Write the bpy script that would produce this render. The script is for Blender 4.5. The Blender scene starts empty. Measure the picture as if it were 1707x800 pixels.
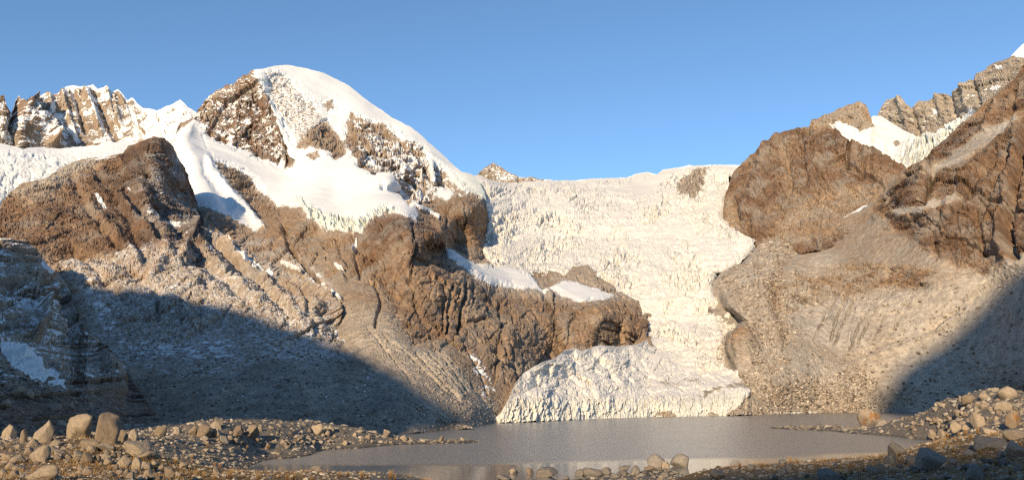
import bpy, math, random, time
import numpy as np
from mathutils import Vector, Matrix
T0 = time.time()
rng = np.random.default_rng(7); random.seed(7)
sc = bpy.context.scene
C = sc.collection

# ------------------------------------------------------------------ camera
W, H, F = 1707.0, 800.0, 1340.0
CAMZ = 14.0
HORIZON = 662.0
PITCH = math.atan((HORIZON - H/2)/F)
cam_d = bpy.data.cameras.new('camera'); cam = bpy.data.objects.new('camera', cam_d); C.objects.link(cam)
cam.location = (0, 0, CAMZ); cam.rotation_euler = (math.pi/2 + PITCH, 0, 0)
cam_d.sensor_width = 36; cam_d.lens = 36*F/W
cam_d.clip_start = 0.5; cam_d.clip_end = 60000
sc.camera = cam
CP, SP = math.cos(PITCH), math.sin(PITCH)

def pix(px, py, R):
    """photo pixel + horizontal distance from the viewpoint -> real position"""
    a = (np.asarray(px, float) - W/2)/F; b = (H/2 - np.asarray(py, float))/F
    dx = a; dy = CP - b*SP; dz = SP + b*CP
    k = R/np.hypot(dx, dy)
    return np.stack([dx*k, dy*k, CAMZ + dz*k], -1)
def az_dir(px, py=HORIZON):
    p = pix(px, py, 1.0); return p[..., :2]
def water_R(px, py):
    p = pix(px, py, 1.0); return -CAMZ/(p[..., 2] - CAMZ)

# ------------------------------------------------------------------ noise
def h3(ix, iy, iz, seed):
    h = (ix.astype(np.uint32)*np.uint32(374761393) + iy.astype(np.uint32)*np.uint32(668265263)
         + iz.astype(np.uint32)*np.uint32(2147483647) + np.uint32((seed*974634777) & 0xffffffff))
    h = (h ^ (h >> np.uint32(13)))*np.uint32(1274126177)
    h = (h ^ (h >> np.uint32(16)))*np.uint32(2246822519)
    return h ^ (h >> np.uint32(15))
def hf(*a): return h3(*a).astype(np.float32)*np.float32(1/4294967295.0)
def vnoise(p, seed=0):
    """gradient noise, about -1..1"""
    p = p.astype(np.float32); i = np.floor(p).astype(np.int64); f = p - i
    u = f*f*f*(f*(f*6-15)+10)
    out = 0
    for dx in (0, 1):
        for dy in (0, 1):
            for dz in (0, 1):
                h = h3(i[..., 0]+dx, i[..., 1]+dy, i[..., 2]+dz, seed)
                gx = ((h & np.uint32(1023)).astype(np.float32)/511.5-1)
                gy = (((h >> np.uint32(10)) & np.uint32(1023)).astype(np.float32)/511.5-1)
                gz = (((h >> np.uint32(20)) & np.uint32(1023)).astype(np.float32)/511.5-1)
                w = ((u[..., 0] if dx else 1-u[..., 0])*(u[..., 1] if dy else 1-u[..., 1])*(u[..., 2] if dz else 1-u[..., 2]))
                out = out + w*(gx*(f[..., 0]-dx)+gy*(f[..., 1]-dy)+gz*(f[..., 2]-dz))
    return out*1.3
def fbm(p, oct=4, seed=0, gain=.5, lac=2.03):
    s = 0; a = 1; t = 0
    for o in range(oct):
        s = s + a*vnoise(p, seed+o*17); t += a; a *= gain; p = p*lac + 13.7
    return s/t
def ridged(p, oct=4, seed=0, gain=.5):
    s = 0; a = 1; t = 0
    for o in range(oct):
        s = s + a*(1-2*np.abs(vnoise(p, seed+o*17))); t += a; a *= gain; p = p*2.07 + 7.1
    return s/t
def facet(u, v, seed=0, tilt=1.0, joint=.45):
    """broken-rock relief: cells of tilted planes at stepped heights parted by narrow joints, about -1..1"""
    iu = np.floor(u).astype(np.int64); iv = np.floor(v).astype(np.int64)
    best = np.full(u.shape, 1e9, np.float32); sec = best.copy(); val = np.zeros(u.shape, np.float32)
    z = np.zeros_like(iu)
    for du in (-1, 0, 1):
        for dv in (-1, 0, 1):
            cu, cv = iu+du, iv+dv
            h = h3(cu, cv, z, seed); h2 = h3(cu, cv, z, seed+1)
            f = lambda q, sh: ((q >> np.uint32(sh)) & np.uint32(1023)).astype(np.float32)/1023
            pu = cu + f(h, 0); pv = cv + f(h, 10)
            d = (u-pu)**2 + (v-pv)**2
            nv = .5*(2*f(h, 20)-1) + tilt*((2*f(h2, 0)-1)*(u-pu)+(2*f(h2, 10)-1)*(v-pv))
            m = d < best
            sec = np.where(m, best, np.minimum(sec, d)); best = np.where(m, d, best); val = np.where(m, nv, val)
    return val-joint*np.exp(-((np.sqrt(sec)-np.sqrt(best))/.09)**2)
def sstep(a, b, x):
    t = np.clip((x-a)/(b-a), 0, 1); return t*t*(3-2*t)
def seg_dist(px, py, pts):
    best = np.full(np.shape(px), 1e9)
    for (x0, y0), (x1, y1) in zip(pts[:-1], pts[1:]):
        vx, vy = x1-x0, y1-y0
        t = np.clip(((px-x0)*vx+(py-y0)*vy)/(vx*vx+vy*vy+1e-9), 0, 1)
        best = np.minimum(best, np.hypot(px-x0-t*vx, py-y0-t*vy))
    return best
def poly(px, py, pts, feather=3.0):
    """soft inside mask of an outline"""
    inside = np.zeros(np.shape(px), bool)
    n = len(pts)
    for i in range(n):
        x0, y0 = pts[i]; x1, y1 = pts[(i+1) % n]
        if y0 == y1: continue
        c = ((y0 > py) != (y1 > py)) & (px < (x1-x0)*(py-y0)/(y1-y0)+x0)
        inside ^= c
    d = seg_dist(px, py, pts+[pts[0]])
    sd = np.where(inside, d, -d)
    return sstep(-feather, feather, sd)
def rbf(ctrl, c=14.0, sx=1.0, sy=1.0, log=True):
    A = np.array(ctrl, float); X = A[:, :2]*[sx, sy]; v = np.log(A[:, 2]) if log else A[:, 2]
    n = len(A)
    K = np.sqrt(((X[:, None]-X[None])**2).sum(-1)+c*c)
    P = np.c_[np.ones(n), X/1000]
    M = np.block([[K-1e-6*np.eye(n), P], [P.T, np.zeros((3, 3))]])
    w = np.linalg.solve(M, np.r_[v, 0, 0, 0])
    def f(px, py):
        px = np.asarray(px, float)*sx; py = np.asarray(py, float)*sy
        s = w[n] + w[n+1]*px/1000 + w[n+2]*py/1000
        for i in range(n): s = s + w[i]*np.sqrt((px-X[i, 0])**2+(py-X[i, 1])**2+c*c)
        return np.exp(s) if log else s
    return f
def curve(pts):
    a = np.array(pts, float); return lambda x: np.interp(x, a[:, 0], a[:, 1])

# ------------------------------------------------------------------ mesh helpers
def make_mesh(name, V, faces, attrs=None, smooth=True):
    me = bpy.data.meshes.new(name)
    V = np.ascontiguousarray(V, np.float32); n = len(V)
    k = faces.shape[1]; nf = len(faces)
    me.vertices.add(n); me.vertices.foreach_set('co', V.ravel())
    me.loops.add(nf*k); me.loops.foreach_set('vertex_index', faces.astype(np.int32).ravel())
    me.polygons.add(nf)
    me.polygons.foreach_set('loop_start', (np.arange(nf)*k).astype(np.int32))
    me.polygons.foreach_set('loop_total', np.full(nf, k, np.int32))
    me.polygons.foreach_set('use_smooth', np.full(nf, smooth, bool))
    me.update(calc_edges=True)
    for an, av in (attrs or {}).items():
        at = me.attributes.new(an, 'FLOAT', 'POINT'); at.data.foreach_set('value', np.ascontiguousarray(av, np.float32).ravel())
    return me
def link(name, me, mat=None, label=None, cat=None, kind=None, group=None, parent=None):
    o = bpy.data.objects.new(name, me); C.objects.link(o)
    if mat and me is not None and not me.materials: me.materials.append(mat)
    if label: o['label'] = label
    if cat: o['category'] = cat
    if kind: o['kind'] = kind
    if group: o['group'] = group
    if parent: o.parent = parent
    return o
def grid_faces(nr, nc, flip=False):
    i = np.arange(nr*nc).reshape(nr, nc)
    f = np.stack([i[:-1, :-1], i[:-1, 1:], i[1:, 1:], i[1:, :-1]], -1).reshape(-1, 4)
    return f[:, ::-1] if flip else f
def grid_normals(P):
    du = np.gradient(P, axis=1); dv = np.gradient(P, axis=0)
    n = np.cross(dv, du); n /= np.linalg.norm(n, axis=-1, keepdims=True)+1e-9
    # face the viewpoint
    s = np.sign((n*(np.array([0, 0, CAMZ])-P)).sum(-1, keepdims=True)); return n*s

LAYERS = {}
def layer_job(name, top, bot, Rf, relief, paint, mat, step=1.3, jag=None, vjag=2.0, back=True, label=None, cat='mountain', rows_mode=False, ymin=None):
    """One body of terrain: from its foot (bot) to its crest (top), at distance Rf, with relief in metres,
    and a far side that falls away behind the crest."""
    if not rows_mode:
        x0, x1 = top[0][0], top[-1][0]
        nc = int((x1-x0)/step)+1
        xs = np.linspace(x0, x1, nc)
        t = curve(top)(xs); b = curve(bot)(xs)
        if jag:
            wob = 0
            for wl, am, sd in jag:
                q = np.stack([xs/wl, xs*0+3.3, xs*0+sd], -1)
                wob = wob + am*(fbm(q, 3, sd))
            t = t + wob
        b = np.maximum(b, t+3)
        nr = int(np.max(b-t)/step)+1
        v = np.linspace(0, 1, nr)[:, None]
        py = t[None]+(b-t)[None]*v; px = np.repeat(xs[None], nr, 0)
    else:
        y0, y1 = top[0][1], top[-1][1]      # top: left edge, bot: right edge, both listed by rising py
        nr = int((y1-y0)/step)+1
        ys = np.linspace(y0, y1, nr)
        l = np.interp(ys, [p[1] for p in top], [p[0] for p in top]); r = np.interp(ys, [p[1] for p in bot], [p[0] for p in bot])
        if jag:
            for wl, am, sd in jag:
                q = np.stack([ys/wl, ys*0+5.3, ys*0+sd], -1); r = r + am*fbm(q, 3, sd)
        nc = int(np.max(r-l)/step)+1
        u = np.linspace(0, 1, nc)[None]
        px = l[:, None]+(r-l)[:, None]*u; py = np.repeat(ys[:, None], nc, 1)
        if ymin is not None:                # crest line of the body: shift rows so that the first row follows it
            ty = curve(ymin)(px)
            wob = 0
            if vjag:
                q = np.stack([px/14, px*0, px*0], -1); wob = vjag*fbm(q, 3, 5)
            f = sstep(0, 1, 1-np.linspace(0, 1, nr)[:, None]/.35)
            py = py + (ty+wob-y0)*f
    R = Rf(px, py)
    P = pix(px, py, R)
    dR = relief(px, py, P, R)
    vd = np.array([0, 0, CAMZ])-P; vd /= np.linalg.norm(vd, axis=-1, keepdims=True)
    D = grid_normals(P)+.45*vd; D /= np.linalg.norm(D, axis=-1, keepdims=True)
    P = P - D*np.asarray(dR)[..., None]          # outward, partly along the surface normal
    N = grid_normals(P)
    A = paint(px, py, P, N)
    if back:
        d = np.stack([P[0, :, 0], P[0, :, 1]], -1); d /= np.linalg.norm(d, axis=-1, keepdims=True)
        Rb = np.linalg.norm(P[0, :, :2], axis=-1)[:, None]
        ex = []
        for k, (out, dz) in enumerate(((.006, .0012), (.02, .012), (.06, .05), (.15, .14))):
            q = P[0].copy(); q[:, :2] += d*Rb*out; q[:, 2] -= Rb[:, 0]*dz
            ex.append(q)
        P = np.concatenate([np.array(ex[::-1]), P], 0)
        for k in A: A[k] = np.concatenate([np.repeat(A[k][:1], 4, 0), A[k]], 0)
    return name, P, A, mat, label, cat
from concurrent.futures import ThreadPoolExecutor
POOL = ThreadPoolExecutor(4); JOBS = []; GRIDS = {}
def layer(*a, **k): JOBS.append((a, k))
def build_layers():
    fs = [POOL.submit(layer_job, *a, **k) for a, k in JOBS]
    for f in fs:
        name, P, A, mat, label, cat = f.result()
        nr, nc = P.shape[:2]
        GRIDS[name] = P
        me = make_mesh(name, P.reshape(-1, 3), grid_faces(nr, nc), A, name in ('white_summit', 'snowfield'))
        link(name, me, mat, label, cat, 'structure')
        print('LAYER', name, nr*nc, round(time.time()-T0, 1))

# ------------------------------------------------------------------ materials
def nodes_of(name):
    m = bpy.data.materials.new(name); m.use_nodes = True
    nt = m.node_tree; nt.nodes.clear()
    out = nt.nodes.new('ShaderNodeOutputMaterial'); b = nt.nodes.new('ShaderNodeBsdfPrincipled')
    nt.links.new(b.outputs[0], out.inputs[0])
    return m, nt, b
def N(nt, t, **kw):
    n = nt.nodes.new(t)
    for k, v in kw.items(): setattr(n, k, v)
    return n
def mathn(nt, op, a, b=None, clamp=False):
    n = N(nt, 'ShaderNodeMath', operation=op, use_clamp=clamp)
    for i, v in enumerate((a, b)):
        if v is None: continue
        if isinstance(v, (int, float)): n.inputs[i].default_value = v
        else: nt.links.new(v, n.inputs[i])
    return n.outputs[0]
def mixc(nt, fac, a, b, mode='MIX'):
    n = N(nt, 'ShaderNodeMix', data_type='RGBA', blend_type=mode)
    for i, v in ((0, fac), (6, a), (7, b)):
        if isinstance(v, (int, float)): n.inputs[i].default_value = v
        elif isinstance(v, tuple): n.inputs[i].default_value = (*v, 1)
        else: nt.links.new(v, n.inputs[i])
    return n.outputs[2]
def noise_tex(nt, scale, detail=6, rough=.6, stretch=None, dist=0):
    tc = N(nt, 'ShaderNodeTexCoord'); co = tc.outputs['Object']
    if stretch:
        mp = N(nt, 'ShaderNodeMapping'); mp.inputs['Scale'].default_value = stretch; nt.links.new(co, mp.inputs[0]); co = mp.outputs[0]
    n = N(nt, 'ShaderNodeTexNoise'); nt.links.new(co, n.inputs['Vector'])
    n.inputs['Scale'].default_value = scale; n.inputs['Detail'].default_value = detail; n.inputs['Roughness'].default_value = rough
    n.inputs['Distortion'].default_value = dist
    return n.outputs[0]
def ramp(nt, fac, stops):
    r = N(nt, 'ShaderNodeValToRGB'); e = r.color_ramp.elements
    e[0].position, e[0].color = stops[0][0], (*stops[0][1], 1)
    e[1].position, e[1].color = stops[-1][0], (*stops[-1][1], 1)
    for p, c in stops[1:-1]:
        k = e.new(p); k.color = (*c, 1)
    nt.links.new(fac, r.inputs[0]); return r.outputs[0]
def attr(nt, name):
    a = N(nt, 'ShaderNodeAttribute', attribute_name=name); return a.outputs['Fac']

SNOW = (0.74, 0.735, 0.72)
def mountain_mat(name, fine=.25, big=.02, snowcol=SNOW, icecol=(.68, .70, .64), bump=1.0):
    """rock graded by 'tone' (0 pale scree .. 1 red-brown crag), under snow where 'snow' says, ice where 'ice' says"""
    m, nt, b = nodes_of(name)
    n1 = noise_tex(nt, fine, 8, .68); n2 = noise_tex(nt, big, 5, .6); n3 = noise_tex(nt, fine*.6, 7, .7, (1, 1, .4), .6); n4 = noise_tex(nt, big*2.3, 6, .65)
    tone = attr(nt, 'tone'); snow = attr(nt, 'snow'); ice = attr(nt, 'ice')
    t = mathn(nt, 'ADD', tone, mathn(nt, 'MULTIPLY', mathn(nt, 'SUBTRACT', n2, .5), .7))
    t = mathn(nt, 'ADD', t, mathn(nt, 'MULTIPLY', mathn(nt, 'SUBTRACT', n3, .5), .55), True)
    rock = ramp(nt, t, ((0, (.43, .38, .32)), (.3, (.36, .295, .23)), (.6, (.30, .21, .14)), (.85, (.195, .12, .076)), (1, (.12, .078, .055))))
    v = ramp(nt, n1, ((.28, (.46, .45, .45)), (.5, (.95, .95, .95)), (.72, (1.5, 1.48, 1.43))))
    rock = mixc(nt, .85, rock, v, 'MULTIPLY')
    rock = mixc(nt, ramp(nt, n4, ((.48, (0, 0, 0)), (.62, (.6, .6, .6)))), rock, (.29, .26, .225))
    cr = ramp(nt, noise_tex(nt, fine*.9, 3, .5, (1, 1, .55), 1.5), ((.475, (1, 1, 1)), (.5, (.45, .43, .42)), (.525, (1, 1, 1))))
    rock = mixc(nt, mathn(nt, 'MULTIPLY', tone, .8), rock, cr, 'MULTIPLY')
    s = mathn(nt, 'ADD', snow, mathn(nt, 'MULTIPLY', mathn(nt, 'SUBTRACT', n1, .5), .95))
    mr = N(nt, 'ShaderNodeMapRange'); mr.inputs[1].default_value = .44; mr.inputs[2].default_value = .54; nt.links.new(s, mr.inputs[0])
    sfac = mr.outputs[0]
    sn = mixc(nt, ice, snowcol, icecol)
    dirt = ramp(nt, n1, ((.3, (.86, .85, .82)), (.6, (1, 1, 1))))
    sn = mixc(nt, mathn(nt, 'MULTIPLY', ice, .8), sn, dirt, 'MULTIPLY')
    dst = mathn(nt, 'MULTIPLY', attr(nt, 'dust'), ramp(nt, noise_tex(nt, fine*3, 5, .75), ((.44, (0, 0, 0)), (.58, (1, 1, 1)))))
    rock = mixc(nt, mathn(nt, 'MULTIPLY', dst, .8), rock, snowcol)
    col = mixc(nt, sfac, rock, sn)
    nt.links.new(col, b.inputs['Base Color'])
    b.inputs['Roughness'].default_value = .9; b.inputs['Specular IOR Level'].default_value = .15
    bp = N(nt, 'ShaderNodeBump'); bp.inputs['Distance'].default_value = 1/fine*.35*bump
    st = mathn(nt, 'SUBTRACT', 1, mathn(nt, 'MULTIPLY', sfac, .8)); nt.links.new(mathn(nt, 'MULTIPLY', st, .9), bp.inputs['Strength'])
    nt.links.new(n1, bp.inputs['Height']); nt.links.new(bp.outputs[0], b.inputs['Normal'])
    return m
MAT_FAR = mountain_mat('far_mountain', .035, .006)
MAT_MAIN = mountain_mat('mountain_rock_and_snow', .16, .012)
MAT_NEAR = mountain_mat('near_crag', .45, .03)
MAT_ICE = mountain_mat('glacier_ice', .12, .02, (.69, .65, .605), (.64, .62, .57))

def rot(px, P, R, ang, stretch, wl):
    """across-grain / along-grain coordinates (x and height turned by ang), long along the grain"""
    x = P[..., 0]; z = P[..., 2]
    c, s = math.cos(math.radians(ang)), math.sin(math.radians(ang))
    return (x*c+z*s)/wl, (-x*s+z*c)/(wl*stretch)
def rock_relief(px, P, R, ang=0, stretch=2.2, wl=60, amp=12, fine=1.0, seed=0, blk=1.0, lump=0):
    big = lump*ridged(P/(wl*np.array([1.3, 1.3, 1.6])), 3, seed+70) if lump else 0
    wl = wl*.55
    """craggy relief: gullies along the grain, then broken blocks at three sizes"""
    wv = fbm(P/(wl*1.6), 3, seed+90)
    u, v = rot(px, P, R, ang, stretch, wl)
    u = u+.2*wv; v = v+.15*wv
    g = ridged(np.stack([u*.7, v*.7, u*0+seed], -1), 4, seed)
    f0 = facet(u*.5, v*.5, seed+5, 1.2); f1 = facet(u*1.1, v*1.1, seed+11)
    st2 = 1+(stretch-1)*.45
    a2, b2 = rot(px, P, R, ang+12, st2, wl); a3, b3 = rot(px, P, R, ang-17, st2, wl); a4, b4 = rot(px, P, R, ang+5, 1.2, wl)
    w2 = fbm(P/(wl*.5), 2, seed+91)*.35
    f2 = facet(a2*3.1+w2, b2*3.1, seed+23, 1.2); f3 = facet(a3*7.7, b3*7.7+w2, seed+37, 1.3); f4 = facet(a4*18, b4*18, seed+41, 1.3)
    n = fbm(P/(wl*.16), 3, seed+55)
    return -.55*big-.5*amp*(.2*g+blk*(1.0*f0+.75*f1+.48*f2*fine+.25*f3*fine)+.10*f4*fine+.14*n*fine)
def lines(px, py, L):
    """gullies (+) and ribs (-) along traced courses: (points, half width in px, metres)"""
    s = 0
    px, py = wobble(px, py, 2.2, 7, 77)
    mod = .55+.9*np.clip(.5+fbm(np.stack([px/26, py/26, px*0], -1), 3, 78), 0, 1)
    for pts, w, a in L:
        d = seg_dist(px, py, pts); s = s + a*np.exp(-(d/w)**2)
    return s*mod*.85
def wobble(px, py, am, wl, seed=0):
    q = np.stack([px/wl, py/wl, px*0+seed], -1)
    return px+am*fbm(q, 3, seed), py+am*fbm(q, 3, seed+50)

# ================================================================== MAIN MOUNTAIN (snow peak, hanging glacier, cliffs, scree)
M_top = [(286, 262), (300, 205), (318, 200), (332, 182), (345, 165), (362, 152), (380, 146), (392, 141), (405, 128), (420, 120), (440, 117), (460, 113), (480, 112), (500, 115),
         (530, 122), (552, 131), (580, 146), (605, 166), (630, 183), (655, 200), (685, 216), (700, 228), (715, 243), (735, 260), (752, 276),
         (770, 290), (785, 294), (797, 305), (806, 325), (812, 350), (814, 380)]
I_top = [(762, 462), (790, 460), (816, 453), (830, 452), (855, 450), (880, 451), (905, 447), (925, 450), (943, 456), (955, 446),
         (980, 448), (1003, 462), (1025, 478), (1050, 495), (1075, 515), (1088, 532), (1094, 548), (1096, 560)]
I_bot = [(762, 722), (830, 716), (870, 710), (890, 700), (960, 650), (1096, 605)]
M_bot = [(286, 470), (340, 520), (450, 610), (560, 700), (600, 735), (690, 722), (814, 709)]
M_ctrl = [(286, 262, 1700), (330, 180, 1900), (390, 140, 1960), (430, 118, 1960), (475, 113, 2050), (530, 122, 2100), (580, 147, 2100), (620, 178, 2050), (680, 213, 1950), (720, 248, 1850), (760, 284, 1720), (795, 305, 1550),
 (330, 235, 1680), (385, 250, 1640), (430, 270, 1600), (490, 280, 1560), (400, 190, 1790), (460, 220, 1720), (450, 160, 1880), (540, 180, 1920), (500, 200, 1790), (560, 215, 1800),
 (310, 250, 1500), (330, 300, 1260), (360, 280, 1420), (400, 300, 1370), (440, 330, 1220), (430, 375, 1000), (480, 330, 1200), (365, 320, 1180),
 (520, 240, 1560), (520, 285, 1390), (600, 280, 1330), (560, 330, 1120), (620, 310, 1090), (650, 300, 1130), (680, 350, 880), (500, 330, 1140), (600, 360, 860), (540, 362, 900), (650, 340, 930), (690, 362, 840),
 (500, 352, 950), (520, 372, 880), (600, 392, 760), (560, 392, 800),
 (600, 200, 1860), (640, 250, 1650), (690, 285, 1430), (690, 320, 1260), (720, 310, 1330), (745, 315, 1350), (720, 335, 1150),
 (700, 345, 980), (720, 365, 940), (760, 335, 1060), (790, 345, 1060), (760, 380, 1000), (760, 412, 985), (795, 380, 1050), (795, 408, 1030), (808, 360, 1190), (811, 395, 1180),
 (745, 425, 860), (780, 445, 860), (810, 455, 900), (735, 412, 860),
 (600, 450, 640), (650, 372, 740), (650, 460, 620), (680, 370, 730), (715, 385, 720), (732, 400, 740), (700, 440, 620), (720, 470, 580), (745, 460, 640), (740, 520, 570),
 (620, 520, 530), (680, 520, 530), (700, 565, 490), (750, 605, 470), (800, 640, 480), (830, 703, 462), (850, 690, 475), (640, 600, 430), (700, 660, 385), (690, 719, 330), (760, 711, 385), (780, 690, 410),
 (790, 480, 690), (790, 560, 560), (790, 590, 520), (760, 640, 440), (600, 560, 480), (600, 640, 400), (600, 735, 330),
 (360, 360, 980), (400, 420, 820), (470, 430, 760), (470, 380, 900), (540, 430, 720), (540, 490, 630), (580, 500, 570), (450, 520, 640), (520, 600, 500),
 (850, 458, 960), (905, 453, 1000), (970, 453, 1010), (1050, 500, 960), (1090, 545, 930), (940, 480, 900), (990, 495, 870), (870, 490, 800), (920, 520, 740), (1000, 525, 760), (1060, 545, 850), (1000, 575, 760), (920, 585, 690), (1050, 575, 830), (850, 540, 630), (850, 590, 570), (1090, 565, 860), (860, 650, 520)]
M_Rf = rbf(M_ctrl)
M_lines = [([(425, 120), (438, 160), (455, 195), (485, 240), (500, 280)], 11, -45), ([(440, 150), (462, 200), (497, 252)], 6, 22),
  ([(300, 250), (312, 225), (322, 205)], 7, -15), ([(345, 270), (352, 290), (385, 330), (420, 365), (440, 383)], 6, -16), ([(338, 275), (348, 300), (380, 345)], 8, 14),
  ([(472, 376), (478, 400), (495, 422), (518, 452), (535, 478)], 3.2, 24), ([(693, 410), (690, 432), (676, 450), (662, 468)], 2.6, 14), ([(687, 375), (690, 400)], 2.5, 10),
  ([(590, 392), (592, 430), (600, 460)], 4, 16), ([(560, 395), (566, 420), (580, 440)], 3, 12), ([(625, 470), (636, 500), (630, 520), (626, 545)], 2.5, 9), ([(640, 395), (655, 430)], 2.5, 6),
  ([(752, 478), (748, 520), (746, 556)], 2.5, 12), ([(764, 478), (758, 515)], 2, 9), ([(775, 478), (772, 510), (764, 560)], 3, 16), ([(788, 475), (788, 505)], 2.5, 10), ([(741, 500), (738, 550)], 1.8, 7),
  ([(835, 500), (838, 540)], 3, 9), ([(853, 502), (858, 530)], 2.5, 8), ([(838, 570), (850, 610), (858, 625)], 2, 7), ([(848, 570), (862, 620)], 1.8, 6), ([(826, 585), (845, 625)], 2, 6), ([(869, 590), (874, 612)], 2, 6),
  ([(612, 546), (640, 580), (690, 640)], 1.8, 4), ([(640, 560), (690, 600), (735, 645), (768, 668)], 1.8, 5), ([(695, 590), (740, 640), (765, 662)], 1.5, 5), ([(716, 588), (750, 630), (772, 655)], 1.5, 5), ([(727, 582), (760, 625), (778, 650)], 1.5, 5), ([(705, 590), (745, 632)], 1.2, 3.5), ([(736, 585), (762, 615)], 1.2, 3.5),
  ([(706, 590), (752, 640), (770, 660)], 3, -2.5), ([(785, 640), (808, 670), (835, 698)], 2, 5), ([(770, 570), (800, 620), (812, 660)], 2, 5),
  ([(700, 300), (706, 325), (697, 345)], 2.5, 18), ([(668, 225), (690, 260), (712, 300)], 3, -14), ([(610, 205), (640, 250), (690, 300)], 5, -12), ([(655, 215), (700, 265)], 4, 10),
  ([(735, 408), (728, 380), (722, 372)], 3, -12), ([(745, 345), (742, 400)], 2, 12), ([(775, 345), (778, 410)], 2, 9), ([(790, 350), (793, 400)], 2, 7), ([(760, 350), (763, 395)], 1.6, 7),
  ([(640, 315), (668, 318), (682, 345)], 4, 26), ([(895, 470), (912, 492), (930, 520)], 3, 10), ([(985, 505), (950, 540), (945, 580)], 2.5, 8), ([(1000, 545), (1050, 560)], 2.5, 7)]
snow_main = [(424, 119), (445, 108), (490, 104), (540, 116), (590, 142), (630, 172), (690, 206), (730, 243), (770, 280), (805, 296), (812, 330), (800, 335), (785, 318), (770, 305), (752, 296), (735, 280), (715, 268), (700, 243), (662, 228), (640, 212), (612, 203), (586, 192),
  (578, 205), (577, 240), (600, 278), (622, 290), (650, 292), (672, 316), (655, 320), (690, 345), (692, 372), (668, 362), (640, 357), (620, 366), (600, 386), (560, 380), (535, 374), (512, 345), (470, 340), (440, 320), (420, 292), (450, 290), (492, 294), (503, 275), (490, 245), (465, 205), (445, 165), (428, 140)]
snow_ramp = [(284, 262), (308, 222), (322, 205), (335, 215), (350, 245), (380, 262), (420, 280), (465, 300), (505, 312), (514, 345), (470, 348), (445, 325), (430, 300), (400, 285), (375, 275), (352, 262), (362, 290), (390, 325), (425, 362), (443, 380), (432, 384), (400, 372), (372, 352), (330, 350), (300, 330)]
rocks_in_snow = [([(496, 246), (515, 222), (545, 205), (572, 234), (577, 256), (560, 268), (545, 252), (520, 245), (505, 252)], .0),
  ([(510, 258), (528, 252), (535, 262), (518, 265)], .1), ([(432, 118), (470, 120), (540, 190), (545, 210), (500, 245), (465, 200), (445, 160)], .50),
  ([(535, 172), (556, 165), (560, 182), (545, 190)], .3)]
def M_relief(px, py, P, R):
    sn = M_snow(px, py, soft=10)
    high = sstep(380, 300, py)
    scree = poly(px, py, [(590, 470), (640, 500), (690, 570), (790, 590), (830, 640), (900, 710), (560, 760), (420, 560), (480, 460)], 22)
    r = rock_relief(px, P, R, 8, 1.9, 62, 11, .75, 3)
    rh = rock_relief(px, P, R, 22, 1.8, 120, 26, 1.1, 13)
    rr = r*(1-high)+rh*high
    sl = -.4*facet(px/2.6, py/2.3, 60, 1, 0)-1.0*ridged(np.stack([*rot(px, P, R, -42, 5, 22), px*0], -1), 4, 61) - .9*fbm(P/4.5, 3, 62)
    rr = rr*(1-scree)+sl*scree
    soft = -9*fbm(P/170, 3, 71) - 1.2*fbm(P/22, 2, 72)
    ice = poly(px, py, ICE_CLIFF, 5)
    ser = -5*facet(px/5.5, py/11, 81)-2.5*facet(px/2.6, py/6, 82)
    rr = rr*(1-sn)+soft*sn
    rr = rr*(1-ice)+ser*ice
    qx, qy = wobble(px, py, 5, 24, 4)
    fade = np.clip((np.minimum(px-286, 1096-px))/12, .1, 1)
    tf = sstep(0, 22, py-curve(M_top)(np.minimum(px, 814)))*(px < 816)+(px >= 816)
    return rr*fade*(.35+.65*tf) + .42*lines(qx, qy, M_lines)*tf - sn*6
ICE_CLIFF = [(497, 330), (515, 345), (545, 364), (600, 372), (640, 350), (665, 356), (640, 360), (620, 368), (602, 392), (592, 390), (545, 384), (518, 368), (505, 352)]
def M_snow(px, py, soft=9):
    qx, qy = wobble(px, py, 6, 16, 21); qx, qy = wobble(qx, qy, 2.5, 4, 23)
    s = np.maximum(poly(qx, qy, snow_main, soft), poly(qx, qy, snow_ramp, soft))
    for p, k in rocks_in_snow:
        s = s*(1-(1-k)*poly(qx, qy, p, soft))
    for p in ([(330, 205), (352, 232), (388, 246), (432, 264), (482, 280), (512, 292), (516, 346), (470, 343), (440, 327), (418, 302), (392, 282), (358, 272), (335, 250)], [(296, 225), (322, 205), (345, 262), (372, 300), (410, 340), (445, 384), (425, 386), (385, 366), (350, 352), (322, 345), (300, 300)], [(735, 406), (748, 420), (780, 440), (818, 446), (850, 446), (884, 458), (914, 488), (880, 484), (850, 480), (805, 474), (775, 457), (745, 436)],
              [(915, 480), (936, 470), (965, 476), (990, 485), (1023, 497), (1000, 508), (965, 509), (938, 496)], [(722, 326), (737, 312), (762, 325), (748, 336), (732, 334)],
              [(735, 275), (752, 280), (775, 310), (800, 318), (806, 335), (790, 325), (770, 318), (750, 300)]):
        s = np.maximum(s, poly(qx, qy, p, soft))
    s = np.maximum(s, .95*poly(qx, qy, ICE_CLIFF, soft))
    for pts, w in (([(702, 282), (704, 310), (702, 330), (690, 348)], .6), ([(692, 345), (712, 355), (730, 367)], 2.6), ([(718, 270), (722, 300)], 3), ([(538, 478), (555, 490), (570, 503)], 3), ([(470, 440), (500, 455)], 2), ([(592, 400), (586, 415)], 2), ([(560, 445), (572, 452)], 2.2), ([(452, 178), (478, 232), (502, 268)], 4)):
        s = np.maximum(s, sstep(w+1.2, w-1.2, seg_dist(qx, qy, pts)))
    return s
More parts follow.
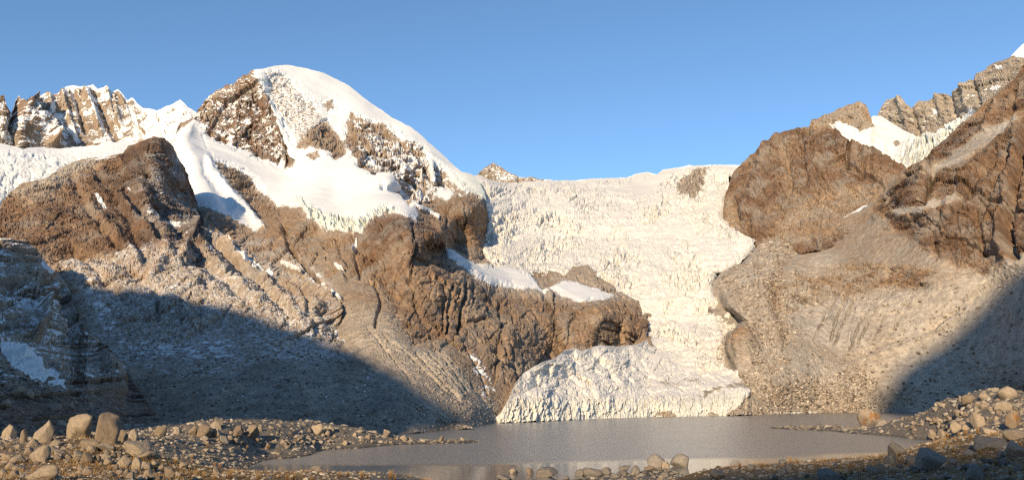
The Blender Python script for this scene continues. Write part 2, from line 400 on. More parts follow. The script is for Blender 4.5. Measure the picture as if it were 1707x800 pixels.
def blur(A, k):
    """box mean over a (2k+1) square"""
    for ax in (0, 1):
        kk = min(k, A.shape[ax]//2-1)
        if kk < 1: continue
        pad = [(0, 0), (0, 0)]; pad[ax] = (kk+1, kk)
        c = np.cumsum(np.pad(A, pad, mode='edge'), axis=ax)
        n = A.shape[ax]
        hi = np.take(c, np.arange(2*kk+1, 2*kk+1+n), axis=ax); lo = np.take(c, np.arange(0, n), axis=ax)
        A = (hi-lo)/(2*kk+1)
    return A
def dusting(px, py, P, Nn, zone, thr=0, wide=False):
    """snow lies on the ledges: where the ground is flatter than its surroundings"""
    d = Nn[..., 2]-blur(Nn[..., 2], 14)
    n = fbm(P/7, 4, 311)*.30 + fbm(P/2.3, 3, 313)*.22 + fbm(P/38, 3, 312)*.32
    q = d*.22+n+(zone-.62)*.75-thr
    if wide: return sstep(-.12, .45, d*.4+n*.9+(zone-.70)*.8-thr)*sstep(.02, .25, zone)
    return sstep(-.12, .22, q)*(zone > .03)
def M_paint(px, py, P, Nn):
    s = M_snow(px, py)
    z1 = .56*poly(px, py, [(280, 190), (340, 150), (430, 118), (500, 280), (420, 280), (340, 230)], 8) + .58*poly(px, py, [(580, 190), (720, 240), (780, 330), (690, 345), (600, 270)], 8)
    z2 = .58*poly(px, py, [(330, 340), (440, 384), (520, 440), (580, 500), (560, 560), (420, 470), (330, 420)], 15)
    z3 = .3*poly(px, py, [(590, 540), (790, 560), (840, 700), (740, 690)], 20) + .3*poly(px, py, [(770, 545), (850, 560), (850, 700), (800, 690)], 12)
    z4 = .25*poly(px, py, [(440, 250), (520, 400), (600, 480), (560, 500), (470, 420)], 15)
    s = np.maximum(s, dusting(px, py, P, Nn, z1, 0)); s = np.maximum(s, dusting(px, py, P, Nn, np.clip(z2+z4, 0, 1)*.6, 0)); s = np.maximum(s, dusting(px, py, P, Nn, z3, .06))
    du = np.maximum(dusting(px, py, P, Nn, np.clip(z1*1.2+z2*1.2+z3+z4*1.2, 0, 1), 0, True), .8*M_snow(px, py, 13))
    qx, qy = wobble(px, py, 8, 30, 33)
    t = .48+.16*sstep(430, 380, py)+.1*fbm(P/45, 4, 97)
    t = t+.22*poly(qx, qy, [(345, 190), (400, 122), (430, 120), (500, 280), (430, 275), (360, 230)], 8)
    t = t+.2*poly(qx, qy, [(592, 385), (640, 360), (690, 372), (725, 385), (735, 410), (760, 470), (790, 560), (690, 570), (650, 490), (600, 450)], 8)
    t = t+.16*poly(qx, qy, [(680, 374), (722, 376), (735, 412), (700, 430), (680, 425)], 4)
    t = t+.1*poly(qx, qy, [(720, 335), (808, 335), (813, 410), (760, 418), (740, 400)], 6)
    t = t+.13*poly(qx, qy, [(790, 490), (900, 500), (960, 505), (1030, 500), (1095, 555), (1000, 580), (900, 590), (840, 600), (780, 560)], 8)
    t = t-.3*poly(qx, qy, [(560, 500), (640, 520), (690, 575), (740, 590), (830, 700), (690, 740), (560, 730), (500, 600)], 20)
    t = t-.15*poly(qx, qy, [(690, 585), (740, 578), (785, 650), (770, 668)], 6)
    t = t-.2*poly(qx, qy, [(850, 455), (990, 448), (1060, 500), (1020, 505), (930, 500), (880, 490)], 8)
    ice = np.maximum(poly(px, py, ICE_CLIFF, 5), sstep(745, 790, px)*sstep(470, 430, py))
    return dict(snow=s, tone=t, ice=ice, dust=du)
layer('snow_peak', M_top, M_bot, M_Rf, M_relief, M_paint, MAT_MAIN, 1.25, [(9, 1.6, 2), (30, 2, 5)],
      label='great snow capped peak with hanging glacier above brown cliffs and scree')

def I_Rf(px, py): return M_Rf(px, py)-1.5*sstep(762, 790, px)+.8
layer('rocky_step', I_top, I_bot, I_Rf, M_relief, M_paint, MAT_MAIN, 1.25, [(9, 1.6, 2), (30, 2, 5)],
      label='rounded brown rock step holding two snow patches beside the icefall', cat='cliff')

# ================================================================== LEFT SLOPE WITH DARK KNOB
K_top = [(-220, 420), (-100, 372), (0, 345), (20, 320), (36, 308), (70, 300), (100, 285), (125, 271), (150, 266), (180, 262), (205, 255), (215, 244), (235, 237), (255, 230), (272, 231), (281, 240), (286, 252), (298, 268), (305, 290),
         (318, 315), (328, 338), (336, 362), (350, 378), (385, 398), (420, 425), (455, 448), (480, 462), (505, 475), (526, 486), (540, 492), (551, 506), (560, 526), (568, 546), (577, 564), (590, 584), (614, 606), (650, 640), (700, 676), (760, 702), (790, 713)]
K_bot = [(-220, 760), (200, 745), (560, 742), (640, 735), (700, 728), (760, 720), (790, 717)]
K_ctrl = [(265, 232, 970), (258, 245, 930), (262, 275, 880), (268, 310, 840), (276, 345, 800), (283, 242, 1040), (312, 305, 1060), (205, 252, 960), (150, 268, 930), (100, 285, 900), (36, 308, 850), (0, 345, 800), (-100, 372, 780), (-220, 420, 800), (328, 338, 1040), (298, 268, 1070), (290, 300, 930), (300, 335, 900), (200, 300, 860), (150, 330, 800), (60, 350, 770), (60, 410, 690), (0, 430, 680),
  (336, 365, 930), (345, 375, 880), (300, 370, 790), (240, 360, 740), (180, 400, 690), (300, 430, 650), (385, 400, 780), (100, 450, 640), (250, 470, 590), (400, 450, 660), (470, 458, 690), (440, 500, 560), (540, 492, 600), (560, 530, 560), (520, 530, 520), (566, 560, 520), (480, 560, 480), (350, 520, 530),
  (200, 540, 520), (100, 560, 500), (300, 590, 450), (450, 610, 420), (560, 610, 425), (200, 640, 420), (350, 660, 380), (500, 680, 350), (600, 695, 340), (690, 719, 329), (650, 660, 372), (620, 650, 385), (760, 706, 380), (780, 712, 375), (600, 600, 440), (0, 700, 390), (200, 720, 370), (400, 735, 345), (560, 740, 320), (-220, 740, 400), (-220, 600, 560)]
K_R0 = rbf(K_ctrl)
def K_Rf(px, py):
    k = K_R0(px, py); edge = sstep(30, 0, py-curve(K_top)(px))*sstep(575, 630, px)
    return k*(1-edge)+np.minimum(k, M_Rf(px, py)-1.0)*edge
K_lines = [([(320, 380), (400, 436), (470, 484), (520, 522)], 7, -14), ([(300, 385), (380, 470), (430, 512)], 8, -12), ([(345, 405), (420, 470), (480, 530)], 6, 14), ([(250, 330), (330, 432), (400, 500)], 8, 12), ([(400, 420), (470, 468), (540, 500)], 6, -10), ([(410, 442), (480, 492), (530, 530)], 5, 12), ([(200, 330), (270, 420), (330, 470)], 8, -11), ([(215, 330), (285, 425), (345, 490)], 6, 10), ([(150, 340), (200, 400), (230, 440)], 8, -9), ([(120, 420), (180, 480), (250, 540)], 7, 8),([(255, 232), (290, 290), (318, 380), (300, 430)], 10, -14), ([(230, 250), (262, 330), (300, 400)], 7, 12), ([(200, 260), (240, 330), (280, 420), (250, 470)], 8, -10),
  ([(160, 290), (210, 360), (240, 440)], 6, 10), ([(120, 300), (150, 360), (200, 420)], 7, 8), ([(340, 372), (400, 440), (470, 510), (500, 545)], 8, -9), ([(360, 395), (430, 462), (500, 505)], 5, 9), ([(500, 478), (545, 500), (558, 545)], 9, -12), ([(505, 490), (525, 560)], 4, 8),
  ([(262, 505), (265, 540)], 4, 12), ([(255, 500), (300, 520), (320, 545)], 8, -10), ([(420, 440), (360, 470), (300, 500)], 5, 6), ([(110, 430), (190, 440), (270, 500)], 8, 8)]
def K_relief(px, py, P, R):
    scree = poly(px, py, [(-300, 560), (60, 470), (130, 500), (220, 600), (300, 560), (400, 560), (470, 575), (560, 590), (590, 560), (820, 720), (600, 780), (-300, 780)], 25)
    r1 = rock_relief(px, P, R, -32, 2.0, 60, 9, 1.2, 43, .42, 13)
    r2 = rock_relief(px, P, R, 25, 1.5, 22, 3.2, 1.3, 47, .7)-1.3*fbm(P/3.2, 4, 48)
    rr = r1+r2*.8
    sl = -1.5*ridged(np.stack([*rot(px, P, R, -40, 4, 18), px*0], -1), 4, 63) - 1.0*fbm(P/4, 3, 64) - 3*fbm(P/50, 3, 65)
    rr = rr*(1-scree)+sl*scree
    e = np.clip((py-curve(K_top)(px))/10, 0, 1)
    qx, qy = wobble(px, py, 6, 26, 14)
    f = .35+.65*e-.35*(1-e)*sstep(565, 600, px)
    return rr*f+.48*lines(qx, qy, K_lines)*f*sstep(0, 14, py-curve(K_top)(px))
def K_paint(px, py, P, Nn):
    z = .60*poly(px, py, [(222, 245), (290, 245), (340, 360), (440, 430), (500, 460), (570, 500), (600, 590), (520, 600), (430, 590), (400, 640), (300, 620), (215, 600), (150, 560), (100, 450), (190, 425), (230, 400), (190, 330)], 26)
    zl = .25*poly(px, py, [(150, 300), (230, 250), (300, 400), (100, 470), (60, 400)], 30)
    zb = .3*poly(px, py, [(560, 560), (700, 680), (420, 720), (100, 720), (200, 580)], 40)
    zz_ = np.clip(z+zl*(1-z), 0, 1)
    s = dusting(px, py, P, Nn, zz_*.62, 0)
    s = np.maximum(s, dusting(px, py, P, Nn, zb, .08))
    shz = poly(px, py, [(95, 440), (200, 430), (300, 440), (420, 500), (560, 560), (600, 600), (430, 600), (300, 625), (180, 600)], 28)
    du = dusting(px, py, P, Nn, np.clip(z*1.1+.85*shz+.95*zb, 0, 1), 0, True)
    qx, qy = wobble(px, py, 9, 18, 91)
    for p in ([(115, 455), (140, 450), (175, 500), (215, 560), (260, 590), (230, 605), (170, 560), (135, 510)], [(390, 540), (450, 570), (510, 610), (470, 610), (410, 580)], [(205, 560), (300, 570), (380, 560), (420, 600), (330, 610), (240, 600)]):
        s = np.maximum(s, .46*poly(qx, qy, p, 16)+.0)
    for pts, w in (([(365, 400), (410, 445), (450, 470)], 3.5), ([(425, 430), (470, 460)], 3), ([(175, 345), (160, 330)], 3), ([(615, 630), (640, 642)], 3), ([(556, 560), (600, 590)], 5)):
        s = np.maximum(s, .9*sstep(w+2, w-2, seg_dist(qx, qy, pts)))
    s = np.maximum(s, .62*poly(qx, qy, [(140, 272), (165, 265), (200, 258), (190, 268), (150, 276)], 4))
    t = .52+.3*poly(qx, qy, [(0, 345), (110, 300), (150, 290), (215, 245), (270, 230), (330, 340), (330, 420), (240, 430), (100, 445), (-40, 420)], 14)
    t = t+.15*poly(qx, qy, [(215, 240), (282, 236), (335, 350), (290, 380), (240, 300)], 10)  # knob's right flank toned darker to paint in the shade on it
    t = t-.35*poly(qx, qy, [(20, 325), (100, 285), (150, 266), (200, 262), (130, 290), (90, 330), (40, 350)], 8)
    t = t-.1*poly(qx, qy, [(340, 380), (560, 500), (560, 580), (430, 560), (330, 450)], 20)
    t = t+.16*poly(qx, qy, [(240, 250), (285, 236), (335, 350), (320, 400), (270, 390), (240, 320)], 12)
    t = t+.14*poly(qx, qy, [(150, 300), (215, 245), (285, 232), (335, 350), (330, 420), (200, 440)], 10)
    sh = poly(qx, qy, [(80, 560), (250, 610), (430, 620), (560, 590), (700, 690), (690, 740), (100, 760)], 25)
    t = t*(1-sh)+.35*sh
    return dict(snow=s, tone=t, ice=0*t, dust=du)
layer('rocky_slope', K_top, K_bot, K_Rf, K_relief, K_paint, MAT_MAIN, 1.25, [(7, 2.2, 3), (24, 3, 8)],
      label='dark brown rocky knob and snow dusted slope on the left of the lake', cat='slope')

# ================================================================== NEAR BLUFF on the far left
N_top = [(-260, 330), (-100, 380), (0, 396), (18, 400), (38, 402), (55, 412), (68, 428), (82, 445), (98, 456), (112, 474), (122, 500), (132, 530), (142, 552), (160, 562), (178, 585), (195, 600), (210, 606), (222, 632), (238, 655), (262, 690), (290, 712)]
N_bot = [(-260, 790), (150, 770), (290, 735)]
N_ctrl = [(-260, 340, 560), (0, 398, 575), (60, 420, 575), (110, 475, 545), (0, 450, 520), (80, 480, 500), (0, 520, 430), (90, 520, 450), (120, 520, 490), (150, 565, 430), (60, 580, 350), (0, 600, 310), (120, 610, 340), (200, 605, 375), (190, 650, 295), (100, 660, 250), (0, 680, 220), (220, 690, 260), (100, 720, 200), (0, 740, 180), (200, 730, 215), (290, 715, 250), (-260, 740, 180), (-260, 500, 470), (100, 770, 170), (290, 735, 240)]
N_Rf = rbf(N_ctrl)
N_lines = [([(-40, 480), (20, 475), (60, 480), (100, 460)], 8, 7), ([(0, 512), (35, 518), (60, 500)], 7, 6), ([(78, 500), (70, 545), (60, 560)], 6, -7), ([(105, 470), (112, 530), (125, 560)], 6, 6), ([(0, 560), (60, 570), (110, 570)], 7, 5), ([(20, 600), (90, 620), (130, 640)], 7, -4), ([(170, 600), (205, 650)], 8, -4)]
def N_relief(px, py, P, R):
    low = sstep(590, 660, py-(px-60)*.25)
    r = rock_relief(px, P, R, -18, .8, 75, 10, 1.0, 101, 1.1, 7)+rock_relief(px, P, R, 20, 1.2, 12, 1.0, 1.3, 107)-.8*fbm(P/2.5, 4, 108)
    g = -1.2*facet(P[..., 0]/5, P[..., 2]/3.5, 120)-.8*facet(P[..., 0]/2.2, P[..., 2]/1.7, 121)-.5*fbm(P/1.6, 3, 122)
    e = np.clip((py-curve(N_top)(px))/10, 0.25, 1)
    qx, qy = wobble(px, py, 7, 22, 19)
    return (r*(1-low)*sstep(225, 185, px)+.6*g*np.maximum(low, sstep(185, 225, px)))*e+sstep(225, 190, px)*lines(qx, qy, N_lines)*(1-low)*e
def N_paint(px, py, P, Nn):
    n = fbm(P/3.5, 4, 131)*.4+fbm(P/14, 3, 132)*.35
    zone = np.clip(.44-.35*sstep(620, 690, py), 0, 1)
    s = dusting(px, py, P*1.6, Nn, zone, 0)
    qx, qy = wobble(px, py, 8, 20, 29)
    for p in ([(0, 560), (25, 590), (60, 612), (95, 630), (110, 655), (70, 640), (30, 620), (0, 600)], [(20, 512), (60, 495), (75, 500), (40, 520)], [(68, 436), (95, 452), (85, 458), (65, 446)]):
        s = np.maximum(s, .8*poly(qx, qy, p, 5))
    t = .5+.3*sstep(600, 660, py)+.1*sstep(450, 405, py)
    return dict(snow=s, tone=t, ice=0*t, dust=dusting(px, py, P*1.6, Nn, zone+.28, 0, True))
layer('rock_bluff', N_top, N_bot, N_Rf, N_relief, N_paint, MAT_NEAR, 1.15, [(8, 2.5, 6), (24, 4, 9)],
      label='dark layered rock bluff with snow on its ledges at the far left', cat='bluff')

# ================================================================== FAR LEFT RIDGE and its snowfield
A_top = [(-260, 150), (-60, 170), (0, 162), (6, 160), (12, 178), (20, 192), (26, 168), (30, 160), (36, 172), (45, 168), (52, 160), (60, 166), (72, 158), (80, 154), (88, 160), (96, 158), (104, 150), (112, 146), (122, 144), (135, 146), (145, 145), (155, 141), (163, 150), (172, 147), (178, 144), (186, 155), (196, 150), (204, 158), (212, 168), (222, 164), (232, 176),
         (240, 182), (252, 182), (262, 186), (275, 180), (290, 174), (301, 167), (313, 180), (325, 186), (345, 200), (380, 220)]
A_bot = [(-260, 300), (380, 300)]
A_Rf = rbf([(-260, 150, 3300), (0, 162, 3300), (60, 166, 3600), (150, 141, 3700), (230, 176, 3500), (301, 167, 3000), (380, 220, 2900), (0, 245, 3000), (100, 245, 3150), (200, 240, 3100), (300, 250, 2500), (380, 290, 2300), (-260, 300, 2700), (100, 300, 2800), (40, 210, 3050), (10, 200, 3000)])
A_lines = [([(120, 150), (132, 185), (143, 225)], 4, 35), ([(153, 142), (165, 175), (182, 215), (195, 240)], 4, 40), ([(183, 155), (192, 190)], 3, 30), ([(205, 160), (222, 200), (240, 230)], 4, 25), ([(140, 147), (155, 185), (170, 225)], 5, -35), ([(175, 146), (190, 180), (205, 215)], 5, -30), ([(105, 150), (112, 190), (125, 230)], 5, -25), ([(198, 152), (212, 180), (225, 210)], 4, -25), ([(255, 185), (270, 225)], 4, 25),
  ([(40, 172), (60, 200), (85, 240)], 12, -90), ([(26, 165), (20, 240)], 8, 60), ([(85, 155), (84, 200)], 4, -30)]
def A_relief(px, py, P, R):
    e = np.clip((py-curve(A_top)(px))/8, .3, 1)
    qx, qy = wobble(px, py, 3, 18, 3)
    w = fbm(P/150, 3, 203)
    u, v = rot(px, P, R, -20, 6, 110)
    fl = ridged(np.stack([u+.5*w, v, u*0], -1), 4, 204)
    return (rock_relief(px, P, R, -18, 2.6, 110, 18, 1.2, 201, .6)-20*fl)*e+.8*lines(qx, qy, A_lines)*e*e
def A_paint(px, py, P, Nn):
    s = dusting(px, py, P*.45, Nn, np.clip(.60+0*px+.2*sstep(215, 260, px), 0, 1), 0)
    d = py-curve(A_top)(px)
    s = np.maximum(s, sstep(12, 3, d+5*fbm(np.stack([px/9, py/9, px*0], -1), 3, 9))*sstep(96, 112, px))
    qx, qy = wobble(px, py, 3, 14, 77)
    for pts, w in (([(146, 150), (157, 185), (175, 225)], 3), ([(118, 150), (128, 185)], 2), ([(224, 195), (233, 235)], 4), ([(255, 195), (274, 232)], 4.5), ([(80, 195), (90, 180)], 4), ([(115, 220), (130, 240)], 4)):
        s = np.maximum(s, .9*sstep(w+1.5, w-1.5, seg_dist(qx, qy, pts)))
    t = .46+.25*sstep(60, 40, px)  # leftmost spires toned darker: their shade is put into the rock colour
    return dict(snow=s, tone=t, ice=0*t)
layer('distant_ridge', A_top, A_bot, A_Rf, A_relief, A_paint, MAT_FAR, 1.25, [(5, 2.2, 4)], label='distant ridge of brown rock with fluted snow gullies beneath a white crest', cat='ridge')
B_top = [(-260, 232), (-40, 236), (0, 238), (20, 243), (40, 250), (55, 245), (75, 244), (100, 247), (125, 245), (160, 244), (190, 241), (222, 240), (250, 243), (300, 262)]
B_bot = [(-260, 430), (60, 380), (300, 320)]
B_Rf = rbf([(-260, 232, 2700), (0, 240, 2750), (100, 246, 2850), (222, 240, 2900), (300, 262, 2300), (0, 300, 1900), (100, 280, 2200), (200, 270, 2300), (0, 345, 1400), (-260, 400, 1300), (60, 380, 1200), (300, 320, 1500)])
def B_relief(px, py, P, R):
    k = sstep(235, 275, py)*(.35+.65*sstep(.0, .3, fbm(P/260, 3, 7)))
    return -k*(8*facet(px/16, py/9, 211)+3.5*facet(px/6, py/4, 212))-20*fbm(P/300, 3, 213)-4*fbm(P/40, 3, 214)
def B_paint(px, py, P, Nn):
    return dict(snow=1+0*px, tone=.5+0*px, ice=.35*sstep(250, 280, py)+0*px)
layer('snowfield', B_top, B_bot, B_Rf, B_relief, B_paint, MAT_FAR, 1.25, [(10, 1.5, 4)], label='white crevassed snowfield below the distant ridge on the left', cat='snowfield')

# ================================================================== ICEFALL
G_left = [(690, 288), (690, 470), (740, 560), (800, 660)]
G_right = [(1240, 288), (1228, 300), (1215, 330), (1206, 362), (1218, 380), (1240, 392), (1258, 400), (1262, 410), (1250, 424), (1236, 440), (1215, 450), (1196, 456), (1188, 470), (1193, 490), (1205, 512), (1222, 524), (1232, 535), (1228, 550), (1212, 560), (1208, 585), (1214, 610), (1225, 630), (1240, 645), (1245, 660)]
G_crest = [(690, 300), (770, 300), (788, 294), (800, 292), (815, 300), (845, 306), (880, 303), (905, 302), (940, 301), (965, 303), (985, 299), (1020, 298), (1050, 297), (1062, 291), (1078, 288), (1092, 293), (1105, 284), (1125, 281), (1145, 280), (1162, 276), (1180, 278), (1200, 276), (1232, 279), (1260, 290)]
G_Rf0 = rbf([(690, 300, 1800), (790, 296, 1720), (850, 305, 1900), (950, 302, 2100), (1060, 292, 2250), (1150, 279, 2200), (1232, 279, 1950), (800, 340, 1330), (950, 340, 1600), (1050, 325, 1850), (1150, 330, 1720), (1210, 350, 1560), (820, 400, 1120), (950, 400, 1300), (1100, 400, 1330), (1240, 400, 1270), (820, 440, 1000), (950, 440, 1110), (1100, 450, 1130), (1200, 450, 1130), (1100, 500, 1000), (1190, 500, 1010), (1110, 550, 900), (1200, 550, 910), (1150, 590, 810), (1205, 600, 820), (1210, 640, 740), (900, 600, 800), (800, 560, 880), (700, 450, 1100), (900, 500, 950), (1245, 660, 720), (800, 660, 760), (1255, 320, 1650)])
def G_Rf(px, py):
    r = np.interp(py, [p[1] for p in G_right], [p[0] for p in G_right])
    d = np.clip((r-px)/22, 0, 1)
    return G_Rf0(px, py)*(1+.02*(1-np.sqrt(1-(1-d)**2+1e-6)))
def G_relief(px, py, P, R):
    flat = poly(px, py, [(985, 315), (1060, 298), (1120, 296), (1095, 315), (1070, 328), (1010, 322)], 10)
    wx, wy = wobble(px, py, 9, 40, 231)
    sx = wx+.35*(wy-400)*sstep(450, 600, py)
    big = facet(sx/26, wy/17, 221, .8); mid = facet(sx/10, wy/8.5, 222, 1.0); sm = facet(sx/4.6, wy/4.4, 223, 1.2); ti = facet(sx/2.6, wy/3.0, 224, 1.3)
    st = ridged(np.stack([sx/60, wy/16, px*0], -1), 3, 225)
    rough = (.2+.8*sstep(.1, -.25, fbm(np.stack([px/70, py/45, px*0+1], -1), 3, 226)))
    soft = -10*fbm(P/120, 3, 228)
    rocky = poly(*wobble(px, py, 8, 20, 5), [(1125, 310), (1150, 285), (1178, 275), (1195, 285), (1175, 320), (1165, 345), (1130, 335)], 6)
    rl = poly(px, py, [(1190, 440), (1265, 395), (1240, 380), (1150, 370), (1120, 400), (1180, 450)], 20)
    rough = rough*(1-.55*rl)
    k = R/1200
    a = -k*(8*big*rough+5*mid*rough+3.2*sm*rough+1.3*ti*(.3+.7*rough)+7*st)
    edge = np.clip((np.interp(py, [p[1] for p in G_right], [p[0] for p in G_right])-px)/10, .2, 1)
    top = np.clip((py-curve(G_crest)(px))/14, .15, 1)
    return (a*(1-flat)+soft*flat)*edge*top - 8*rocky*facet(px/5, py/5, 227)
def G_paint(px, py, P, Nn):
    qx, qy = wobble(px, py, 9, 14, 241)
    r1 = poly(qx, qy, [(1124, 312), (1140, 295), (1165, 278), (1188, 276), (1180, 298), (1172, 325), (1150, 338), (1130, 330)], 8)
    r2 = poly(qx, qy, [(1185, 440), (1205, 448), (1232, 436), (1245, 445), (1215, 475), (1192, 470)], 5)
    nn = fbm(np.stack([px/9, py/9, px*0], -1), 4, 242)
    s = 1-.62*r1-.55*r2*sstep(-.2, .3, nn)
    s = s-.35*sstep(.18, .5, fbm(np.stack([px/12, py/16, px*0+4], -1), 4, 243))*sstep(1100, 1230, px)*sstep(430, 500, py)
    return dict(snow=s, tone=.3+0*px, ice=np.clip(.55+.6*fbm(np.stack([px/40, py/26, px*0], -1), 3, 244), 0, 1))
layer('icefall', G_left, G_right, G_Rf, G_relief, G_paint, MAT_ICE, 1.15, [(7, 9, 4), (26, 11, 6)], rows_mode=True, ymin=G_crest, label='broad broken white icefall pouring between brown cliffs toward the lake', cat='glacier')

# ================================================================== LOWER GLACIER TONGUE with its ice front
L_top = [(818, 702), (835, 688), (848, 664), (858, 640), (872, 622), (888, 612), (905, 603), (925, 597), (940, 584), (956, 579), (970, 585), (985, 579), (1000, 575), (1030, 577), (1060, 574), (1075, 568), (1092, 561), (1110, 568), (1140, 580), (1170, 594), (1200, 610), (1225, 620), (1240, 628), (1250, 644), (1259, 668), (1266, 687)]
L_bot = [(818, 706), (850, 703), (1000, 698), (1100, 696), (1266, 690)]
L_Rf = rbf([(820, 705, 455), (900, 702, 485), (1000, 697, 560), (1100, 693, 620), (1180, 690, 650), (1256, 688, 690), (850, 675, 470), (900, 664, 496), (1000, 660, 568), (1100, 665, 626), (1160, 668, 652), (1200, 662, 672), (1240, 650, 700),
  (880, 625, 520), (905, 605, 540), (950, 583, 610), (1000, 574, 670), (1050, 572, 750), (1090, 561, 860), (1130, 576, 850), (1180, 600, 830), (1240, 630, 780), (950, 630, 575), (1050, 625, 665), (1130, 630, 715), (1000, 645, 590), (1100, 648, 660), (1180, 645, 710), (900, 645, 525)], 8)
def L_relief(px, py, P, R):
    front = sstep(652, 668, py+(px-1000)*.02)
    hump = -2.6*facet(px/30, py/18, 251, 1, .2)-1.2*facet(px/12, py/9, 252, 1, .3)-1.2*fbm(P/9, 3, 253)-7*fbm(P/60, 3, 254)-.5*facet(px/4, py/4, 257)
    wx = px+3*fbm(np.stack([px/20, py/30, px*0], -1), 3, 1)
    fl = -1.8*facet(wx/7, py/22, 255)-1.2*facet(wx/3, py/10, 256)-.6*fbm(P/3, 3, 258)
    e = np.clip((py-curve(L_top)(px))/8, .1, 1)
    return (hump*(1-front)+fl*front)*e+lines(px, py, [([(985, 580), (1015, 610), (1030, 640)], 3, 3), ([(925, 600), (970, 640)], 4, 3), ([(1092, 562), (1160, 600), (1240, 632)], 5, -7)])*e
def L_paint(px, py, P, Nn):
    qx, qy = wobble(px, py, 10, 22, 261)
    n = fbm(np.stack([px/16, py/10, px*0], -1), 4, 262); n2 = fbm(np.stack([px/5, py/5, px*0], -1), 3, 263)
    front = sstep(655, 668, qy+(px-1000)*.015)
    s = .74+.34*n+.2*n2
    s = s+.3*poly(qx, qy, [(1060, 575), (1092, 562), (1240, 630), (1160, 625), (1080, 600)], 10)+.15*poly(qx, qy, [(900, 600), (950, 582), (1000, 640), (930, 660), (880, 650)], 18)
    s = s-.2*poly(qx, qy, [(1090, 625), (1150, 628), (1190, 642), (1120, 645), (1060, 640)], 8)
    s = s*(1-front)+front*(.98+.3*n2-.12*sstep(.2, .6, n))
    deb = poly(qx, qy, [(1150, 666), (1175, 650), (1215, 640), (1242, 634), (1250, 645), (1205, 652), (1170, 664)], 5)
    deb2 = poly(qx, qy, [(1085, 696), (1098, 688), (1112, 684), (1124, 688), (1130, 697)], 3)+poly(qx, qy, [(1200, 697), (1222, 684), (1240, 668), (1250, 640), (1290, 640), (1290, 697)], 5)
    s = s*(1-np.clip(.45*deb+.95*deb2, 0, 1))
    st = sstep(.35, .6, fbm(np.stack([px/3.5, py/30, px*0], -1), 3, 264))
    s = s-.4*st*front*sstep(1030, 1090, px)
    return dict(snow=np.clip(s, 0, 1.2), tone=.12+.1*np.clip(deb+deb2, 0, 1)+.1*n, ice=.35+.65*front, dust=.75*(1-np.clip(deb+deb2, 0, 1)))
layer('glacier_tongue', L_top, L_bot, L_Rf, L_relief, L_paint, MAT_ICE, 1.15, [(8, 1.6, 6)], label='low debris streaked glacier tongue with a pale ice cliff at the waterline', cat='glacier')

# ================================================================== RIGHT SIDE
# snow shoulder with small peak tips behind the icefall
E_top = [(780, 300), (796, 290), (808, 279), (822, 271), (832, 276), (843, 284), (855, 290), (870, 296), (885, 294), (900, 298), (930, 301), (955, 301), (985, 298), (1020, 297), (1046, 296), (1060, 290), (1078, 287), (1095, 291), (1105, 283), (1140, 278), (1148, 275), (1156, 277), (1180, 275), (1240, 275)]
E_bot = [(780, 340), (1240, 330)]
layer('distant_crest', E_top, E_bot, rbf([(780, 300, 2600), (822, 271, 2700), (900, 298, 2600), (1078, 287, 2700), (1240, 275, 2500), (780, 340, 2300), (1000, 340, 2300), (1240, 330, 2200), (1000, 297, 2700)]),
      lambda px, py, P, R: rock_relief(px, P, R, 20, 1.8, 80, 14, 1.2, 301)*np.where(px < 950, 1, .25)*np.clip((py-curve(E_top)(px))/5, .3, 1),
      lambda px, py, P, Nn: dict(snow=np.where(px < 915, dusting(px, py, P*.6, Nn, .58+0*px, 0), 1.0)+sstep(890, 960, px), tone=.35+0*px, ice=0*px), MAT_FAR, 1.2, [(5, 1.2, 4)],
      label='small rock tip and white snow crest beyond the top of the icefall', cat='ridge')
# far tip of snow
layer('white_summit', [(1640, 130), (1668, 108), (1680, 98), (1692, 86), (1705, 75), (1730, 62), (1780, 50), (1860, 70)], [(1640, 150), (1860, 180)], rbf([(1640, 130, 2900), (1705, 75, 3000), (1860, 70, 3000), (1700, 130, 2800), (1860, 180, 2700)]),
      lambda px, py, P, R: -14*fbm(P/150, 3, 5), lambda px, py, P, Nn: dict(snow=1+0*px, tone=.4+0*px, ice=0*px), MAT_FAR, 1.4, None, label='smooth white snow summit peeking over the right hand rock ridge', cat='mountain')
# back ridge
R_top = [(1440, 230), (1462, 194), (1468, 180), (1476, 170), (1490, 164), (1500, 166), (1512, 175), (1522, 176), (1532, 167), (1545, 168), (1553, 165), (1562, 157), (1582, 157), (1592, 150), (1605, 142), (1622, 130), (1632, 122), (1650, 108), (1660, 103), (1672, 100), (1690, 94), (1707, 98), (1760, 80), (1860, 60)]
R_bot = [(1440, 300), (1860, 260)]
R_lines = [([(1520, 178), (1530, 220)], 4, 20), ([(1582, 158), (1590, 190)], 4, 18), ([(1622, 132), (1632, 175)], 4, 16), ([(1500, 168), (1510, 205)], 5, -18), ([(1560, 160), (1572, 195)], 5, -14), ([(1605, 145), (1615, 180)], 5, -14)]
def R_paint(px, py, P, Nn):
    qx, qy = wobble(px, py, 6, 14, 401)
    s = dusting(px, py, P*.5, Nn, .45+0*px, .06)
    for p in ([(1500, 240), (1540, 222), (1575, 210), (1600, 192), (1622, 178), (1626, 188), (1600, 205), (1575, 225), (1580, 260), (1520, 280)], [(1552, 182), (1566, 188), (1560, 194)], [(1655, 105), (1672, 110), (1680, 120), (1660, 116)], [(1648, 140), (1672, 142), (1658, 152)]):
        s = np.maximum(s, .75*poly(qx, qy, p, 4))
    return dict(snow=s, tone=.22+.1*sstep(1640, 1690, px), ice=0*px)
